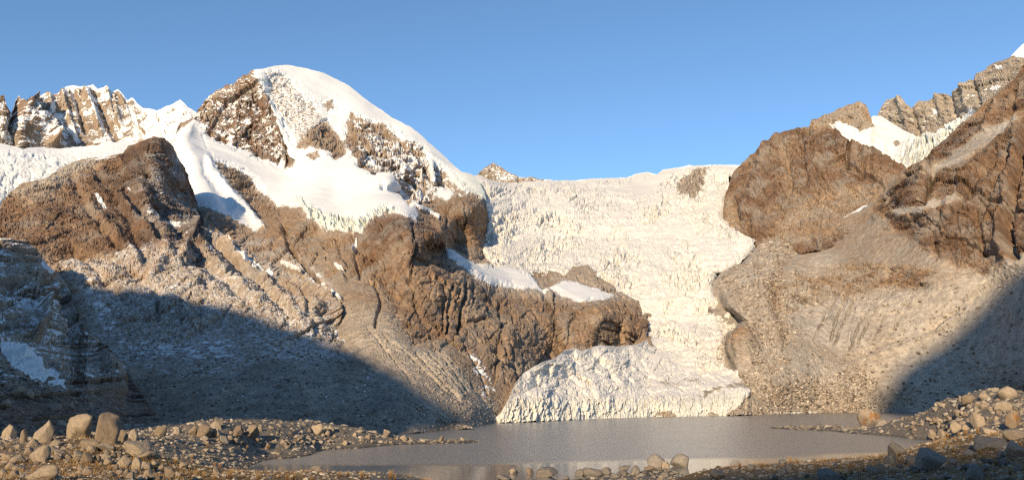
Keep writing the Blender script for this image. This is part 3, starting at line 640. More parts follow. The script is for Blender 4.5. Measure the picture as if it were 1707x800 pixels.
layer('pale_rock_ridge', R_top, R_bot, rbf([(1440, 230, 2300), (1490, 164, 2350), (1560, 160, 2300), (1640, 115, 2250), (1707, 98, 2150), (1860, 60, 2100), (1440, 300, 2000), (1540, 240, 2050), (1640, 180, 1950), (1860, 260, 1700), (1700, 170, 1850)]),
      lambda px, py, P, R: rock_relief(px, P, R, -12, 2.2, 75, 17, 1.3, 403)*np.clip((py-curve(R_top)(px))/6, .35, 1)+lines(*wobble(px, py, 4, 18, 6), R_lines), R_paint, MAT_FAR, 1.2, [(6, 2.6, 14), (16, 3, 15)],
      label='pale tan rock ridge climbing to the upper right with snow patches', cat='ridge')
# snow col with ice cliff
S_top = [(1385, 205), (1420, 212), (1440, 205), (1456, 194), (1470, 193), (1480, 200), (1490, 208), (1502, 214), (1515, 221), (1530, 225), (1545, 224), (1560, 222), (1575, 208), (1590, 200), (1600, 196)]
S_bot = [(1385, 245), (1450, 290), (1500, 320), (1600, 300)]
layer('snow_saddle', S_top, S_bot, rbf([(1385, 205, 1800), (1470, 194, 2050), (1530, 224, 2000), (1600, 196, 1950), (1400, 230, 1650), (1500, 265, 1640), (1540, 260, 1700), (1600, 300, 1550), (1500, 320, 1560)]),
      lambda px, py, P, R: -(16*facet(px/6, py/12, 411)+8*facet(px/3, py/6, 412))*poly(px, py, [(1510, 235), (1600, 200), (1600, 300), (1500, 290), (1490, 262)], 12)-8*fbm(P/90, 3, 413),
      lambda px, py, P, Nn: dict(snow=1-.9*poly(*wobble(px, py, 3, 9, 1), [(1488, 236), (1496, 233), (1502, 240), (1493, 245)], 2)-.45*sstep(.05, .4, fbm(np.stack([px/8, py/8, px*0], -1), 3, 4))*sstep(1520, 1570, px), tone=.25+0*px, ice=.6*sstep(1490, 1540, px)), MAT_FAR, 1.2, [(10, 1.5, 4)],
      label='small white snow saddle with broken ice edge between two rock pinnacles', cat='snowfield')
# brown buttress right of the icefall
U_top = [(1192, 395), (1203, 370), (1207, 330), (1222, 288), (1236, 272), (1252, 258), (1275, 243), (1285, 230), (1292, 221), (1305, 219), (1322, 216), (1338, 210), (1350, 214), (1358, 200), (1370, 193), (1388, 190), (1400, 181), (1415, 176), (1432, 168), (1444, 176), (1450, 190), (1457, 212), (1466, 228), (1480, 246), (1495, 262), (1506, 272), (1530, 300), (1580, 330)]
U_bot = [(1192, 430), (1300, 430), (1450, 400), (1580, 380)]
U_Rf = rbf([(1192, 395, 1480), (1203, 360, 1500), (1235, 275, 1640), (1290, 222, 1700), (1340, 212, 1740), (1430, 168, 1850), (1457, 212, 1780), (1500, 268, 1560), (1580, 330, 1500), (1215, 380, 1400), (1240, 330, 1480), (1300, 270, 1580), (1300, 340, 1420), (1240, 390, 1300), (1300, 390, 1280), (1380, 215, 1690), (1400, 245, 1560), (1440, 222, 1680), (1400, 300, 1480), (1460, 260, 1560), (1480, 300, 1460), (1400, 340, 1400), (1380, 380, 1280), (1480, 350, 1340), (1450, 400, 1220), (1580, 380, 1300), (1300, 430, 1200), (1192, 430, 1300)])
U_lines = [([(1300, 232), (1312, 265), (1318, 300), (1310, 335)], 6, 16), ([(1275, 245), (1262, 300), (1240, 350)], 8, -20), ([(1415, 235), (1413, 275)], 3, 20), ([(1355, 205), (1362, 260), (1352, 310)], 6, -12), ([(1335, 215), (1340, 280)], 4, 12), ([(1222, 330), (1228, 372)], 3, 10), ([(1245, 350), (1250, 385)], 3, 10), ([(1435, 245), (1440, 290)], 3, 9), ([(1365, 330), (1440, 315), (1500, 300)], 5, 10), ([(1388, 205), (1392, 260)], 4, 8)]
def U_paint(px, py, P, Nn):
    qx, qy = wobble(px, py, 5, 14, 421)
    s = dusting(px, py, P*.6, Nn, .12+0*px, .06)
    for p in ([(1383, 208), (1400, 206), (1430, 218), (1462, 215), (1475, 240), (1505, 270), (1495, 268), (1460, 248), (1430, 238), (1405, 225)],):
        s = np.maximum(s, .95*poly(qx, qy, p, 3))
    for pts, w in (([(1412, 250), (1414, 262), (1413, 278)], .5),):
        s = np.maximum(s, .85*sstep(w+1, w-1, seg_dist(qx, qy, pts)))
    t = .84-.46*poly(qx, qy, [(1340, 212), (1400, 180), (1440, 165), (1462, 215), (1440, 225), (1390, 212), (1350, 225)], 10)
    t = t-.25*poly(qx, qy, [(1290, 225), (1310, 235), (1325, 290), (1335, 330), (1300, 345), (1305, 290)], 6)-.3*poly(qx, qy, [(1340, 330), (1380, 310), (1500, 305), (1480, 345), (1380, 400), (1240, 420), (1300, 370)], 14)
    t = t-.3*poly(qx, qy, [(1200, 360), (1215, 330), (1228, 345), (1235, 390), (1215, 395)], 6)
    return dict(snow=s, tone=t, ice=.2+0*t)
layer('brown_buttress', U_top, U_bot, U_Rf, lambda px, py, P, R: rock_relief(px, P, R, 8, 3.2, 62, 13, 1.2, 423)*np.clip((py-curve(U_top)(px))/7, .35, 1)+lines(*wobble(px, py, 4, 20, 8), U_lines), U_paint, MAT_MAIN, 1.2, [(7, 2, 15), (20, 3, 16)],
      label='brown rock buttress with tan pinnacle to the right of the icefall', cat='cliff')

# right wall, moraine and scree down to the shore
P_top = [(1180, 510), (1188, 470), (1205, 452), (1235, 440), (1255, 420), (1266, 408), (1290, 400), (1325, 392), (1345, 384), (1380, 375), (1410, 360), (1437, 345), (1458, 336), (1472, 322), (1478, 310), (1490, 299), (1505, 285), (1520, 276), (1545, 262), (1560, 245), (1582, 226), (1600, 208), (1625, 186), (1640, 172), (1660, 158), (1675, 145), (1690, 132), (1707, 105), (1740, 80), (1860, 30)]
P_bot = [(1180, 696), (1300, 692), (1480, 690), (1860, 690)]
P_ctrl = [(1180, 692, 650), (1250, 688, 690), (1350, 685, 790), (1480, 683, 870), (1700, 682, 880), (1860, 682, 860), (1300, 640, 750), (1400, 640, 830), (1500, 640, 870), (1600, 640, 880), (1707, 640, 850), (1860, 640, 800),
  (1240, 615, 760), (1250, 540, 850), (1262, 480, 960), (1264, 412, 1200), (1196, 465, 1080), (1200, 560, 860), (1190, 620, 790), (1330, 392, 1330), (1330, 450, 1100), (1350, 520, 950), (1350, 600, 830), (1440, 346, 1330), (1450, 400, 1150), (1450, 480, 1000), (1450, 560, 920), (1478, 312, 1290), (1490, 345, 1190),
  (1505, 300, 1230), (1560, 247, 1350), (1640, 173, 1400), (1707, 107, 1430), (1860, 30, 1400), (1540, 300, 1170), (1560, 320, 1120), (1540, 335, 1080), (1600, 270, 1200), (1600, 330, 1060), (1560, 380, 1030), (1560, 440, 970), (1560, 520, 920), (1640, 300, 1110), (1660, 230, 1230), (1690, 190, 1290), (1640, 400, 1000), (1640, 455, 950), (1650, 520, 900), (1700, 260, 1130), (1707, 400, 950), (1707, 435, 900), (1860, 440, 850), (1860, 250, 1100), (1600, 480, 930), (1700, 500, 870)]
P_Rf0 = rbf(P_ctrl)
def P_Rf(px, py):
    r = P_Rf0(px, py); gr = np.interp(py, [p[1] for p in G_right], [p[0] for p in G_right])
    w = sstep(16, -2, px-gr)*sstep(655, 640, py)
    return r*(1-w)+np.maximum(r, G_Rf0(px, py)*1.008)*w
P_lines = [([(1393, 497), (1375, 530), (1358, 562)], 2, 6), ([(1412, 488), (1395, 530), (1385, 565)], 2, 7), ([(1425, 498), (1405, 540), (1392, 570)], 2, 8), ([(1438, 528), (1425, 560), (1418, 580)], 2, 8), ([(1448, 535), (1432, 572)], 1.8, 6), ([(1380, 510), (1368, 545)], 1.8, 5), ([(1402, 492), (1385, 535)], 3, -5), ([(1418, 495), (1400, 550)], 3, -5), ([(1430, 515), (1412, 570)], 3, -4), ([(1490, 545), (1475, 575)], 1.8, 4), ([(1470, 530), (1455, 570)], 1.8, 4),
  ([(1610, 500), (1640, 480), (1680, 455), (1707, 436), (1760, 410)], 4, -9), ([(1615, 492), (1650, 466), (1700, 432), (1760, 400)], 4, 8), ([(1540, 562), (1570, 545), (1600, 525)], 4, -7), ([(1540, 552), (1568, 535), (1595, 515)], 4, 7), ([(1410, 610), (1440, 600), (1500, 580), (1540, 560)], 4, -4), ([(1405, 600), (1450, 585), (1500, 565)], 4, 4),
  ([(1690, 430), (1680, 380), (1690, 300), (1707, 220)], 7, 30), ([(1675, 425), (1668, 370), (1680, 300), (1700, 200)], 9, -18), ([(1640, 420), (1630, 370), (1650, 310), (1680, 250)], 6, 14), ([(1600, 340), (1625, 300), (1655, 262)], 6, 20), ([(1575, 350), (1600, 300), (1690, 215)], 7, -12),
  ([(1535, 335), (1550, 312), (1555, 290)], 6, 22), ([(1500, 330), (1530, 300), (1555, 262)], 8, -14), ([(1585, 325), (1592, 305)], 4, 10), ([(1660, 250), (1640, 290)], 4, 9), ([(1460, 365), (1480, 355), (1510, 362), (1545, 350)], 6, -10), ([(1470, 385), (1500, 385), (1520, 372)], 5, 8), ([(1560, 430), (1555, 380), (1570, 350)], 5, 8), ([(1600, 440), (1598, 390)], 5, -8), ([(1660, 170), (1640, 215)], 5, -14), ([(1690, 140), (1680, 200)], 5, 14),
  ([(1330, 395), (1290, 430), (1270, 480), (1290, 540), (1300, 580)], 9, -5), ([(1345, 400), (1310, 440), (1290, 500), (1312, 560)], 8, 6)]
def P_masks(px, py):
    qx, qy = wobble(px, py, 9, 26, 431)
    wall = poly(qx, qy, [(1455, 345), (1478, 310), (1520, 272), (1600, 205), (1707, 95), (1870, 10), (1870, 430), (1700, 420), (1640, 460), (1600, 445), (1560, 430), (1530, 400), (1490, 380)], 8)
    outc = poly(qx, qy, [(1270, 470), (1320, 455), (1370, 450), (1450, 440), (1560, 450), (1540, 480), (1430, 490), (1380, 500), (1330, 520), (1290, 520)], 12)
    knob = np.exp(-(((qx-1241)/22)**2+((qy-578)/26)**2)**1.5)
    ledge = np.maximum(poly(qx, qy, [(1535, 292), (1570, 268), (1620, 232), (1690, 188), (1700, 205), (1660, 235), (1600, 270), (1560, 290)], 5), poly(qx, qy, [(1490, 352), (1540, 335), (1610, 322), (1590, 340), (1540, 355), (1500, 362)], 4))
    return wall, outc, knob, ledge
def P_relief(px, py, P, R):
    wall, outc, knob, ledge = P_masks(px, py)
    w = rock_relief(px, P, R, -14, 3.2, 50, 12, 1.25, 441)
    o = rock_relief(px, P, R, 35, 1.4, 30, 7.5, 1.2, 445)
    s = -1.5*ridged(np.stack([*rot(px, P, R, 42, 6, 26), px*0], -1), 4, 446)-.4*facet(px/2.4, py/2.2, 457, 1, 0)*sstep(-.3, .2, fbm(P/30, 3, 458))-1.5*fbm(P/6, 4, 447)-7*fbm(P/70, 3, 448)-.8*facet(px/9, py/6, 455, 1, 0)*sstep(-.1, .3, fbm(P/45, 3, 456))-.35*facet(px/3.2, py/2.6, 449, 1, 0)
    mo = poly(px, py, [(1200, 470), (1270, 400), (1340, 390), (1290, 450), (1320, 560), (1300, 640), (1440, 600), (1480, 690), (1160, 700), (1240, 620), (1250, 540)], 14)
    s = s*.75+mo*(-1.0*facet(px/7, py/5.5, 450)-.7*facet(px/3.4, py/3, 451))
    wall = wall*(1-ledge*.75)
    r = w*wall+(1-wall)*(o*outc+s*(1-outc))
    r = r-17*knob+knob*rock_relief(px, P, R, 10, 2, 16, 4, 1.2, 453)
    e = np.clip((py-curve(P_top)(px))/8, .25, 1)
    return r*e+.62*lines(*wobble(px, py, 4, 18, 9), P_lines)*e
def P_paint(px, py, P, Nn):
    wall, outc, knob, ledge = P_masks(px, py)
    qx, qy = wobble(px, py, 6, 16, 461)
    t = .12+.74*wall*(1-ledge)+.42*outc*sstep(-.35, .2, fbm(P/28, 3, 470))+.5*knob+.22*fbm(P/60, 4, 471)
    t = t+.28*poly(qx, qy, [(1400, 350), (1480, 340), (1540, 400), (1640, 455), (1560, 480), (1440, 470), (1380, 420), (1330, 440), (1360, 400)], 16)*(1-wall)
    t = t+.18*poly(qx, qy, [(1330, 395), (1345, 400), (1310, 450), (1300, 510), (1320, 560), (1300, 590), (1285, 540), (1280, 470)], 8)
    t = t+.14*poly(qx, qy, [(1300, 650), (1340, 630), (1400, 640), (1450, 690), (1200, 695), (1250, 670)], 16)+.2*poly(qx, qy, [(1200, 690), (1260, 655), (1300, 640), (1320, 650), (1260, 685)], 8)
    t = t-.12*poly(qx, qy, [(1340, 560), (1390, 495), (1430, 505), (1445, 560), (1400, 590)], 8)
    s = 0*px
    for pts, w in (([(1325, 393), (1345, 384)], 3.5), ([(1365, 376), (1395, 366), (1420, 354), (1445, 343)], 2.5)):
        s = np.maximum(s, .9*sstep(w+1.4, w-1.4, seg_dist(qx, qy, pts)))
    s = np.maximum(s, .7*sstep(1.5, .5, np.abs(py-684-(1480-px)*.02))*sstep(1255, 1300, px)*sstep(1390, 1350, px))
    s = np.maximum(s, .5*sstep(.25, .5, fbm(np.stack([px/9, py/9, px*0], -1), 3, 463))*poly(qx, qy, [(1180, 455), (1260, 410), (1250, 450), (1200, 480)], 5))
    return dict(snow=s, tone=t, ice=0*t)
layer('right_mountainside', P_top, P_bot, P_Rf, P_relief, P_paint, MAT_MAIN, 1.25, [(6, 2.2, 4), (22, 3, 6)], label='brown rock wall above tan moraine and scree falling to the right shore', cat='mountain')

build_layers()

# ================================================================== SUN
SUN_AZ, SUN_EL = math.radians(19.5), math.radians(18)      # sun stands behind the viewpoint, 21 degrees to the left
tv = np.array([math.sin(SUN_AZ), math.cos(SUN_AZ)]); uv = np.array([math.cos(SUN_AZ), -math.sin(SUN_AZ)]); TE = math.tan(SUN_EL)
sd = bpy.data.lights.new('sun', 'SUN'); so = bpy.data.objects.new('sun', sd); C.objects.link(so)
sd.energy = 3.9; sd.angle = math.radians(1.0); sd.color = (1.0, .785, .51)
to_sun = Vector((-tv[0]*math.cos(SUN_EL), -tv[1]*math.cos(SUN_EL), math.sin(SUN_EL)))
so.rotation_euler = to_sun.to_track_quat('Z', 'Y').to_euler(); so.location = to_sun*500+Vector((0, 0, 300))

# mountains that close the valley behind the viewpoint; their skyline throws the big morning shadows
def skyline(pts, a0):
    out = []
    for P in pts:
        a = P[:2]@tv; out.append((P[:2]@uv, P[2]+(a-a0)*TE))
    return sorted(out)
def ridge_behind(name, prof, a0, depth, label, seed):
    prof = np.array(prof); us = np.arange(prof[0, 0], prof[-1, 0]+1, 3.0)
    h = np.interp(us, prof[:, 0], prof[:, 1]) + 18*fbm(np.stack([us/55, us*0, us*0+seed], -1), 5, seed, .6)
    ts = np.linspace(-1, 1, 41)
    rows = []
    for t in ts:
        hh = h*(1-abs(t))**1.15
        base = np.stack([us*uv[0]+(a0+t*depth)*tv[0], us*uv[1]+(a0+t*depth)*tv[1], hh], -1)
        base[:, 2] += (18*fbm(base/60, 4, seed+3)-8)*min(1, abs(t)*4)
        rows.append(base)
    V = np.array(rows)
    n = V.shape[0]*V.shape[1]
    me = make_mesh(name, V.reshape(-1, 3), grid_faces(V.shape[0], V.shape[1], True), dict(snow=np.zeros(n), tone=np.full(n, .5), ice=np.zeros(n)))
    return link(name, me, MAT_MAIN, label, 'ridge', 'structure')
def bp(l, Rf, lift=0): return [np.asarray(pix(x, y, Rf(np.array(float(x)), np.array(float(y))))) for x, y in l]
A0R = -620.0
right_edge = skyline(bp([(1458, 668), (1475, 640), (1500, 612), (1540, 585), (1580, 560), (1620, 528), (1660, 492), (1707, 450)], P_Rf), A0R)
near = [(-34, 175), (-20, 3.5+(-A0R+110)*TE), (20, 3.5+(-A0R+95)*TE), (34, 5.5+(-A0R+95)*TE)]
pr = [(-60, 20)]+near+[(right_edge[0][0]-5, right_edge[0][1]-190)]+right_edge+[(right_edge[-1][0]+120, right_edge[-1][1]+90), (right_edge[-1][0]+420, right_edge[-1][1]+40), (right_edge[-1][0]+700, 20)]
print('RIGHT', [(round(float(a)), round(float(b))) for a, b in pr])
ridge_behind('valley_mountain', pr, A0R, 330, 'rock mountain closing the valley behind the viewpoint on the right', 5)
A0L = -150.0
left_edge = skyline(bp([(782, 704), (740, 676), (690, 645), (640, 615), (600, 592), (560, 575), (500, 560), (440, 540), (380, 515), (300, 500), (220, 487), (150, 482)], K_Rf), A0L)
pl = [(left_edge[0][0]-500, 60), (left_edge[0][0]-180, left_edge[0][1]-15)]+left_edge+[(left_edge[-1][0]+10, 20)]
print('LEFT', [(round(float(a)), round(float(b))) for a, b in pl])
ridge_behind('valley_shoulder', pl, A0L, 130, 'rock shoulder beside the viewpoint on the left beyond the picture', 9)

# ================================================================== FOREGROUND GROUND
def zc(px, py, R): return (px, R, float(pix(px, py, R)[2]))
G_pts = [zc(0, 738, 78), zc(60, 740, 76), zc(120, 735, 74), zc(200, 736, 70), zc(245, 752, 62), zc(300, 778, 52), zc(340, 798, 46), zc(0, 800, 40), zc(100, 800, 38), zc(200, 800, 36), zc(60, 765, 55), zc(160, 765, 52), zc(-250, 735, 70), zc(-250, 800, 38),
  (100, 105, 6.5), (200, 100, 5.5), (250, 95, 4), (-250, 110, 8), (300, 75, 5.5), (0, 150, 7), (150, 150, 5), (100, 200, 6), (-250, 200, 8), (0, 300, 8), (-250, 400, 8), (150, 380, 6),
  zc(240, 730, 165), zc(300, 728, 190), zc(350, 724, 196), zc(400, 720, 206), zc(470, 715, 226), zc(530, 714, 246), zc(580, 714, 255), zc(620, 722, 258), zc(650, 728, 261), zc(700, 733, 264), (740, 268, .25), (790, 272, .05), (830, 275, -1.2),
  (430, 186, .0), (540, 226, .0), (640, 247, 0.), (700, 254, 0.), (480, 195, -.4), (600, 225, -1), (700, 235, -1.3), (400, 160, .5), (440, 150, -.2), (300, 150, 3.6), (350, 150, 2.6), (330, 130, 2.4), (250, 150, 4), (380, 110, 2.6), (430, 205, 2.2), (540, 240, 2.6),
  (300, 300, 3.5), (400, 300, 3), (500, 300, 1.8), (580, 290, .6), (650, 285, -.5), (720, 290, -1.5), (300, 400, 5), (450, 400, 4), (560, 400, 0), (680, 400, -4), (800, 400, -4),
  zc(390, 788, 62), zc(470, 788, 63), zc(550, 787, 64), zc(620, 789, 66), zc(690, 794, 74), (400, 90, 3.6), (500, 95, 3), (600, 100, 2.6), (500, 130, -.4), (600, 135, -.6), (700, 120, .6), (680, 145, -.6),
  (800, 139, .1), (900, 139, .2), (1000, 142, .4), (1050, 150, .3), (1090, 168, .0), (1150, 166, -.3), (1150, 143, .3), (900, 160, -1), (750, 160, -1.2), (1000, 170, -.8), (900, 100, 2.6), (1050, 100, 2.8), (800, 60, 6.2), (1000, 60, 6.6), (850, 30, 9.8),
  zc(1160, 790, 118), zc(1200, 779, 108), zc(1260, 774, 104), zc(1320, 769, 100), zc(1400, 766, 97), zc(1470, 761, 94), zc(1520, 745, 95), zc(1560, 737, 98), zc(1620, 728, 98), zc(1707, 722, 95), zc(1960, 700, 90), zc(1300, 800, 70), zc(1500, 800, 52), zc(1700, 800, 42), zc(1600, 770, 66), zc(1707, 760, 62),
  (1200, 135, 1.2), (1300, 140, 1.5), (1400, 140, 2), (1250, 165, -.5), (1350, 180, -.5), (1450, 190, -.6), (1480, 140, 3), (1520, 160, 2.4), (1520, 215, -.5), (1520, 260, -.6), (1470, 250, -1.2), (1350, 260, -1.5), (1200, 250, -2), (1000, 250, -3), (900, 250, -3),
  zc(1620, 716, 215), zc(1580, 720, 240), zc(1707, 666, 250), zc(1660, 666, 258), zc(1600, 677, 284), zc(1560, 684, 320), zc(1520, 695, 345), zc(1490, 703, 352), zc(1707, 690, 215), zc(1660, 695, 225), zc(1600, 700, 265), zc(1550, 706, 315), (1460, 345, .8), (1440, 348, .3), (1530, 312, .6), (1565, 290, .6), (1490, 330, .2), (1400, 345, -1), (1707, 150, 6.5), (1640, 160, 4.5), (1580, 190, 1.5), (1560, 240, .1), (1960, 240, 14),
  (1280, 417, .0), (1340, 418, .35), (1400, 420, .3), (1430, 400, .3), (1430, 470, -1), (1300, 470, -2), (1550, 380, 2), (1600, 400, 1), (1707, 420, 2), (1960, 420, 4), (1650, 340, 9), (1500, 420, -.5), (1100, 400, -5), (950, 400, -6), (1200, 350, -3),
  (-250, 12, 11.6), (853, 3, 12), (1960, 12, 11.6), (400, 12, 11.8), (1300, 12, 11.8), (-250, 24, 10.6), (0, 24, 10.8), (200, 22, 10.9), (1700, 24, 10.8), (1960, 30, 10.4), (-100, 45, 9.6), (1300, 35, 9.6), (1000, 20, 11), (600, 30, 10.2), (1100, 30, 10.1), (400, 35, 9.9)]
GS = 2.2
_g = rbf([(p[0]/300*1.0, math.log(p[1])*GS, p[2]) for p in G_pts], .12, log=False)
def ground_z(px, R):
    z = _g(np.asarray(px)/300, np.log(R)*GS)
    d = az_dir(px); X = np.stack([d[..., 0]*R, d[..., 1]*R, 0*R], -1)
    up = sstep(-.6, 1.2, z)
    k = np.clip(np.asarray(R)/100, .25, 2.2)
    return z + up*k*(.55*fbm(X/7, 4, 501)+.22*fbm(X/1.7, 3, 502)), X
def ground_at(px, py_, lo=18, hi=440):
    """where the sight line through a photo pixel first meets the ground"""
    Rs = np.exp(np.linspace(math.log(lo), math.log(hi), 1400))
    zg, _ = ground_z(np.full(Rs.shape, float(px)), Rs); zr = pix(np.full(Rs.shape, float(px)), np.full(Rs.shape, float(py_)), Rs)[:, 2]
    zg = np.maximum(zg, 0)
    i = np.argmax(zr <= zg)
    if zr[i] > zg[i]: return None
    p = pix(float(px), float(py_), Rs[i]); return float(Rs[i]), p
fpx = np.arange(-260, 1972, 3.0); fR = np.exp(np.linspace(math.log(2.5), math.log(450), 520))
PX, RR = np.meshgrid(fpx, fR)
zz, X = ground_z(PX, RR)
X[..., 2] = zz
fn = fbm(X/14, 4, 511)
grass = np.clip(sstep(-.2, .25, fn+.25*sstep(420, 150, PX)*sstep(95, 60, RR)+.45*sstep(1180, 1400, PX)*sstep(160, 90, RR)), 0, 1)*sstep(1.2, 3.5, zz)*sstep(200, 120, RR)
wet = sstep(.7, .1, zz)
frost = sstep(.1, .4, fbm(X/9, 4, 515))*(((PX > 285) & (PX < 470) & (RR < 90)).astype(float)*.9+((PX > 500)&(PX < 660)&(RR > 235)).astype(float)*.5)
m, nt, b = nodes_of('moraine_ground')
n1 = noise_tex(nt, 1.6, 8, .7); n2 = noise_tex(nt, .12, 5, .6)
col = ramp(nt, n1, ((.3, (.075, .062, .05)), (.5, (.19, .16, .125)), (.7, (.30, .26, .21))))
gcol = ramp(nt, n1, ((.3, (.09, .05, .02)), (.5, (.22, .13, .05)), (.72, (.36, .24, .10))))
col = mixc(nt, mathn(nt, 'MULTIPLY', attr(nt, 'grass'), .95), col, gcol)
col = mixc(nt, mathn(nt, 'MULTIPLY', attr(nt, 'wet'), .7), col, (.05, .045, .04))
col = mixc(nt, mathn(nt, 'MULTIPLY', attr(nt, 'frost'), .8), col, (.7, .72, .75))
nt.links.new(col, b.inputs['Base Color']); b.inputs['Roughness'].default_value = .92; b.inputs['Specular IOR Level'].default_value = .2
bpn = N(nt, 'ShaderNodeBump'); bpn.inputs['Distance'].default_value = .35; bpn.inputs['Strength'].default_value = .9
nt.links.new(n1, bpn.inputs['Height']); nt.links.new(bpn.outputs[0], b.inputs['Normal'])
MAT_GROUND = m
me = make_mesh('moraine_ground', X.reshape(-1, 3), grid_faces(*PX.shape), dict(grass=grass, wet=wet, frost=frost))
link('moraine_ground', me, MAT_GROUND, 'stony moraine ground with dry grass around the near lake shore', 'ground', 'structure')

# bedrock sheet under everything, out past the mountains
ang = np.linspace(0, 2*math.pi, 97); rad = np.array([0.5, 60, 300, 900, 2000, 3300, 4600])
V = np.stack([np.outer(rad, np.cos(ang)), np.outer(rad, np.sin(ang)), np.full((7, 97), -30.0)], -1)
me = make_mesh('valley_floor', V.reshape(-1, 3), grid_faces(7, 97), dict(grass=np.zeros(7*97), wet=np.zeros(7*97), frost=np.zeros(7*97)))
link('valley_floor', me, MAT_GROUND, 'brown valley floor reaching under the mountains to the horizon', 'ground', 'structure')

# ================================================================== LAKE
wpx = np.arange(180, 1900, 8.0); wR = np.exp(np.linspace(math.log(95), math.log(1050), 160))
PX, RR = np.meshgrid(wpx, wR); d = az_dir(PX)
X = np.stack([d[..., 0]*RR, d[..., 1]*RR, 0*RR], -1)
cal_R = np.interp(PX, [300, 430, 800, 1100, 1300, 1400, 1500], [168, 182, 174, 192, 205, 224, 240])
calm = sstep(1.045, .985, RR/cal_R*(1+.03*fbm(X/25, 3, 601)))
m, nt, b = nodes_of('lake_water')
rip = noise_tex(nt, .9, 5, .6, (1, .55, 1), .3); rip2 = noise_tex(nt, .09, 3, .5, (1, .6, 1))
rough = mathn(nt, 'SUBTRACT', 1, attr(nt, 'calm'))
b.inputs['Base Color'].default_value = (.19, .19, .18, 1); b.inputs['IOR'].default_value = 1.33
nt.links.new(mathn(nt, 'ADD', mathn(nt, 'MULTIPLY', rough, .15), .09), b.inputs['Roughness'])
bw = N(nt, 'ShaderNodeBump'); bw.inputs['Distance'].default_value = .5
nt.links.new(mathn(nt, 'ADD', mathn(nt, 'MULTIPLY', mathn(nt, 'MULTIPLY', rough, mathn(nt, 'ADD', rip2, .2)), .75), .02), bw.inputs['Strength'])
nt.links.new(rip, bw.inputs['Height']); nt.links.new(bw.outputs[0], b.inputs['Normal'])
me = make_mesh('lake_water', X.reshape(-1, 3), grid_faces(*PX.shape), dict(calm=calm))
link('lake_water', me, m, 'grey glacial lake, rippled far out and calm along the near shore', 'lake', 'structure')

# ================================================================== SKY
w = bpy.data.worlds.new('World'); sc.world = w; w.use_nodes = True
nt = w.node_tree; bg = nt.nodes['Background']
sky = nt.nodes.new('ShaderNodeTexSky'); sky.sky_type = 'NISHITA'; sky.sun_disc = False
sky.sun_elevation = SUN_EL; sky.sun_rotation = math.pi+SUN_AZ
sky.altitude = 2500; sky.air_density = 1.0; sky.dust_density = .1; sky.ozone_density = 4.0
tint = nt.nodes.new('ShaderNodeMix'); tint.data_type = 'RGBA'; tint.blend_type = 'MULTIPLY'; tint.inputs[0].default_value = 1
tint.inputs[7].default_value = (1.02, 1.035, .935, 1)
nt.links.new(sky.outputs[0], tint.inputs[6]); nt.links.new(tint.outputs[2], bg.inputs[0]); bg.inputs[1].default_value = .125
sc.view_settings.view_transform = 'Standard'; sc.view_settings.look = 'None'
sc.view_settings.exposure = .76; sc.view_settings.gamma = 1
sc.cycles.use_denoising = False; sc.cycles.pixel_filter_type = 'BLACKMAN_HARRIS'; sc.cycles.filter_width = 1.35
sc.cycles.max_bounces = 6; sc.cycles.diffuse_bounces = 5
# ================================================================== BOULDERS
import bmesh
def ico(sub):
    bm = bmesh.new(); bmesh.ops.create_icosphere(bm, subdivisions=sub, radius=1)
    v = np.array([x.co[:] for x in bm.verts]); f = np.array([[q.index for q in x.verts] for x in bm.faces]); bm.free(); return v, f
ICO = {k: ico(k) for k in (1, 2, 3, 4, 5)}
def stone_verts(sub, seed, planes=13, hard=44, rough=.06, flat=1.0):
    """an angular block: a ball cut by random cleavage planes, edges worn, surface pitted"""
    r = np.random.default_rng(seed); v, f = ICO[sub]
    n = r.normal(size=(planes, 3)); n /= np.linalg.norm(n, axis=1, keepdims=True); d = r.uniform(.58, .98, planes)
    n = np.concatenate([n, np.eye(3), -np.eye(3)]); d = np.r_[d, np.full(6, 1.12)]
    q = np.clip(v@n.T/d, 0, None); rad = (q**hard).sum(1)**(-1/hard)
    p = v*rad[:, None]; p = p*(1-.16*r.random()*p[:, 2:3]*[1, 1, 0]-.25*r.uniform(-1, 1)*p[:, 0:1]*[0, 0, 1])
    if rough:
        p = p*(1+rough*fbm(v*2.2+seed*3.1, 4, seed)+rough*.5*ridged(v*4.5+seed, 3, seed+5))[:, None]
    lo, hi = p.min(0), p.max(0); p = (p-(lo+hi)/2)/((hi-lo)/2)      # fills -1..1
    return p, f
def boulder_mat(name, ramp_cols, stain=None):
    m, nt, b = nodes_of(name)
    oi = N(nt, 'ShaderNodeObjectInfo')
    n1 = noise_tex(nt, 3.2, 9, .72); n2 = noise_tex(nt, 1.1, 4, .6); n3 = noise_tex(nt, 14, 5, .7)
    base = ramp(nt, oi.outputs['Random'], ramp_cols)
    base = mixc(nt, .75, base, ramp(nt, n1, ((.28, (.45, .43, .42)), (.5, (.95, .95, .95)), (.72, (1.4, 1.38, 1.32)))), 'MULTIPLY')
    lich = ramp(nt, n3, ((.55, (0, 0, 0)), (.68, (1, 1, 1))))
    base = mixc(nt, mathn(nt, 'MULTIPLY', lich, .45), base, (.09, .08, .07))
    if stain:
        base = mixc(nt, ramp(nt, n2, ((.50, (0, 0, 0)), (.56, (1, 1, 1)))), base, stain)
    nt.links.new(base, b.inputs['Base Color']); b.inputs['Roughness'].default_value = .9; b.inputs['Specular IOR Level'].default_value = .2
    bp_ = N(nt, 'ShaderNodeBump'); bp_.inputs['Distance'].default_value = .12; bp_.inputs['Strength'].default_value = .8
    nt.links.new(n1, bp_.inputs['Height']); nt.links.new(bp_.outputs[0], b.inputs['Normal'])
    return m
TAN = ((0, (.19, .145, .105)), (.4, (.33, .26, .19)), (.7, (.29, .235, .18)), (1, (.38, .30, .22)))
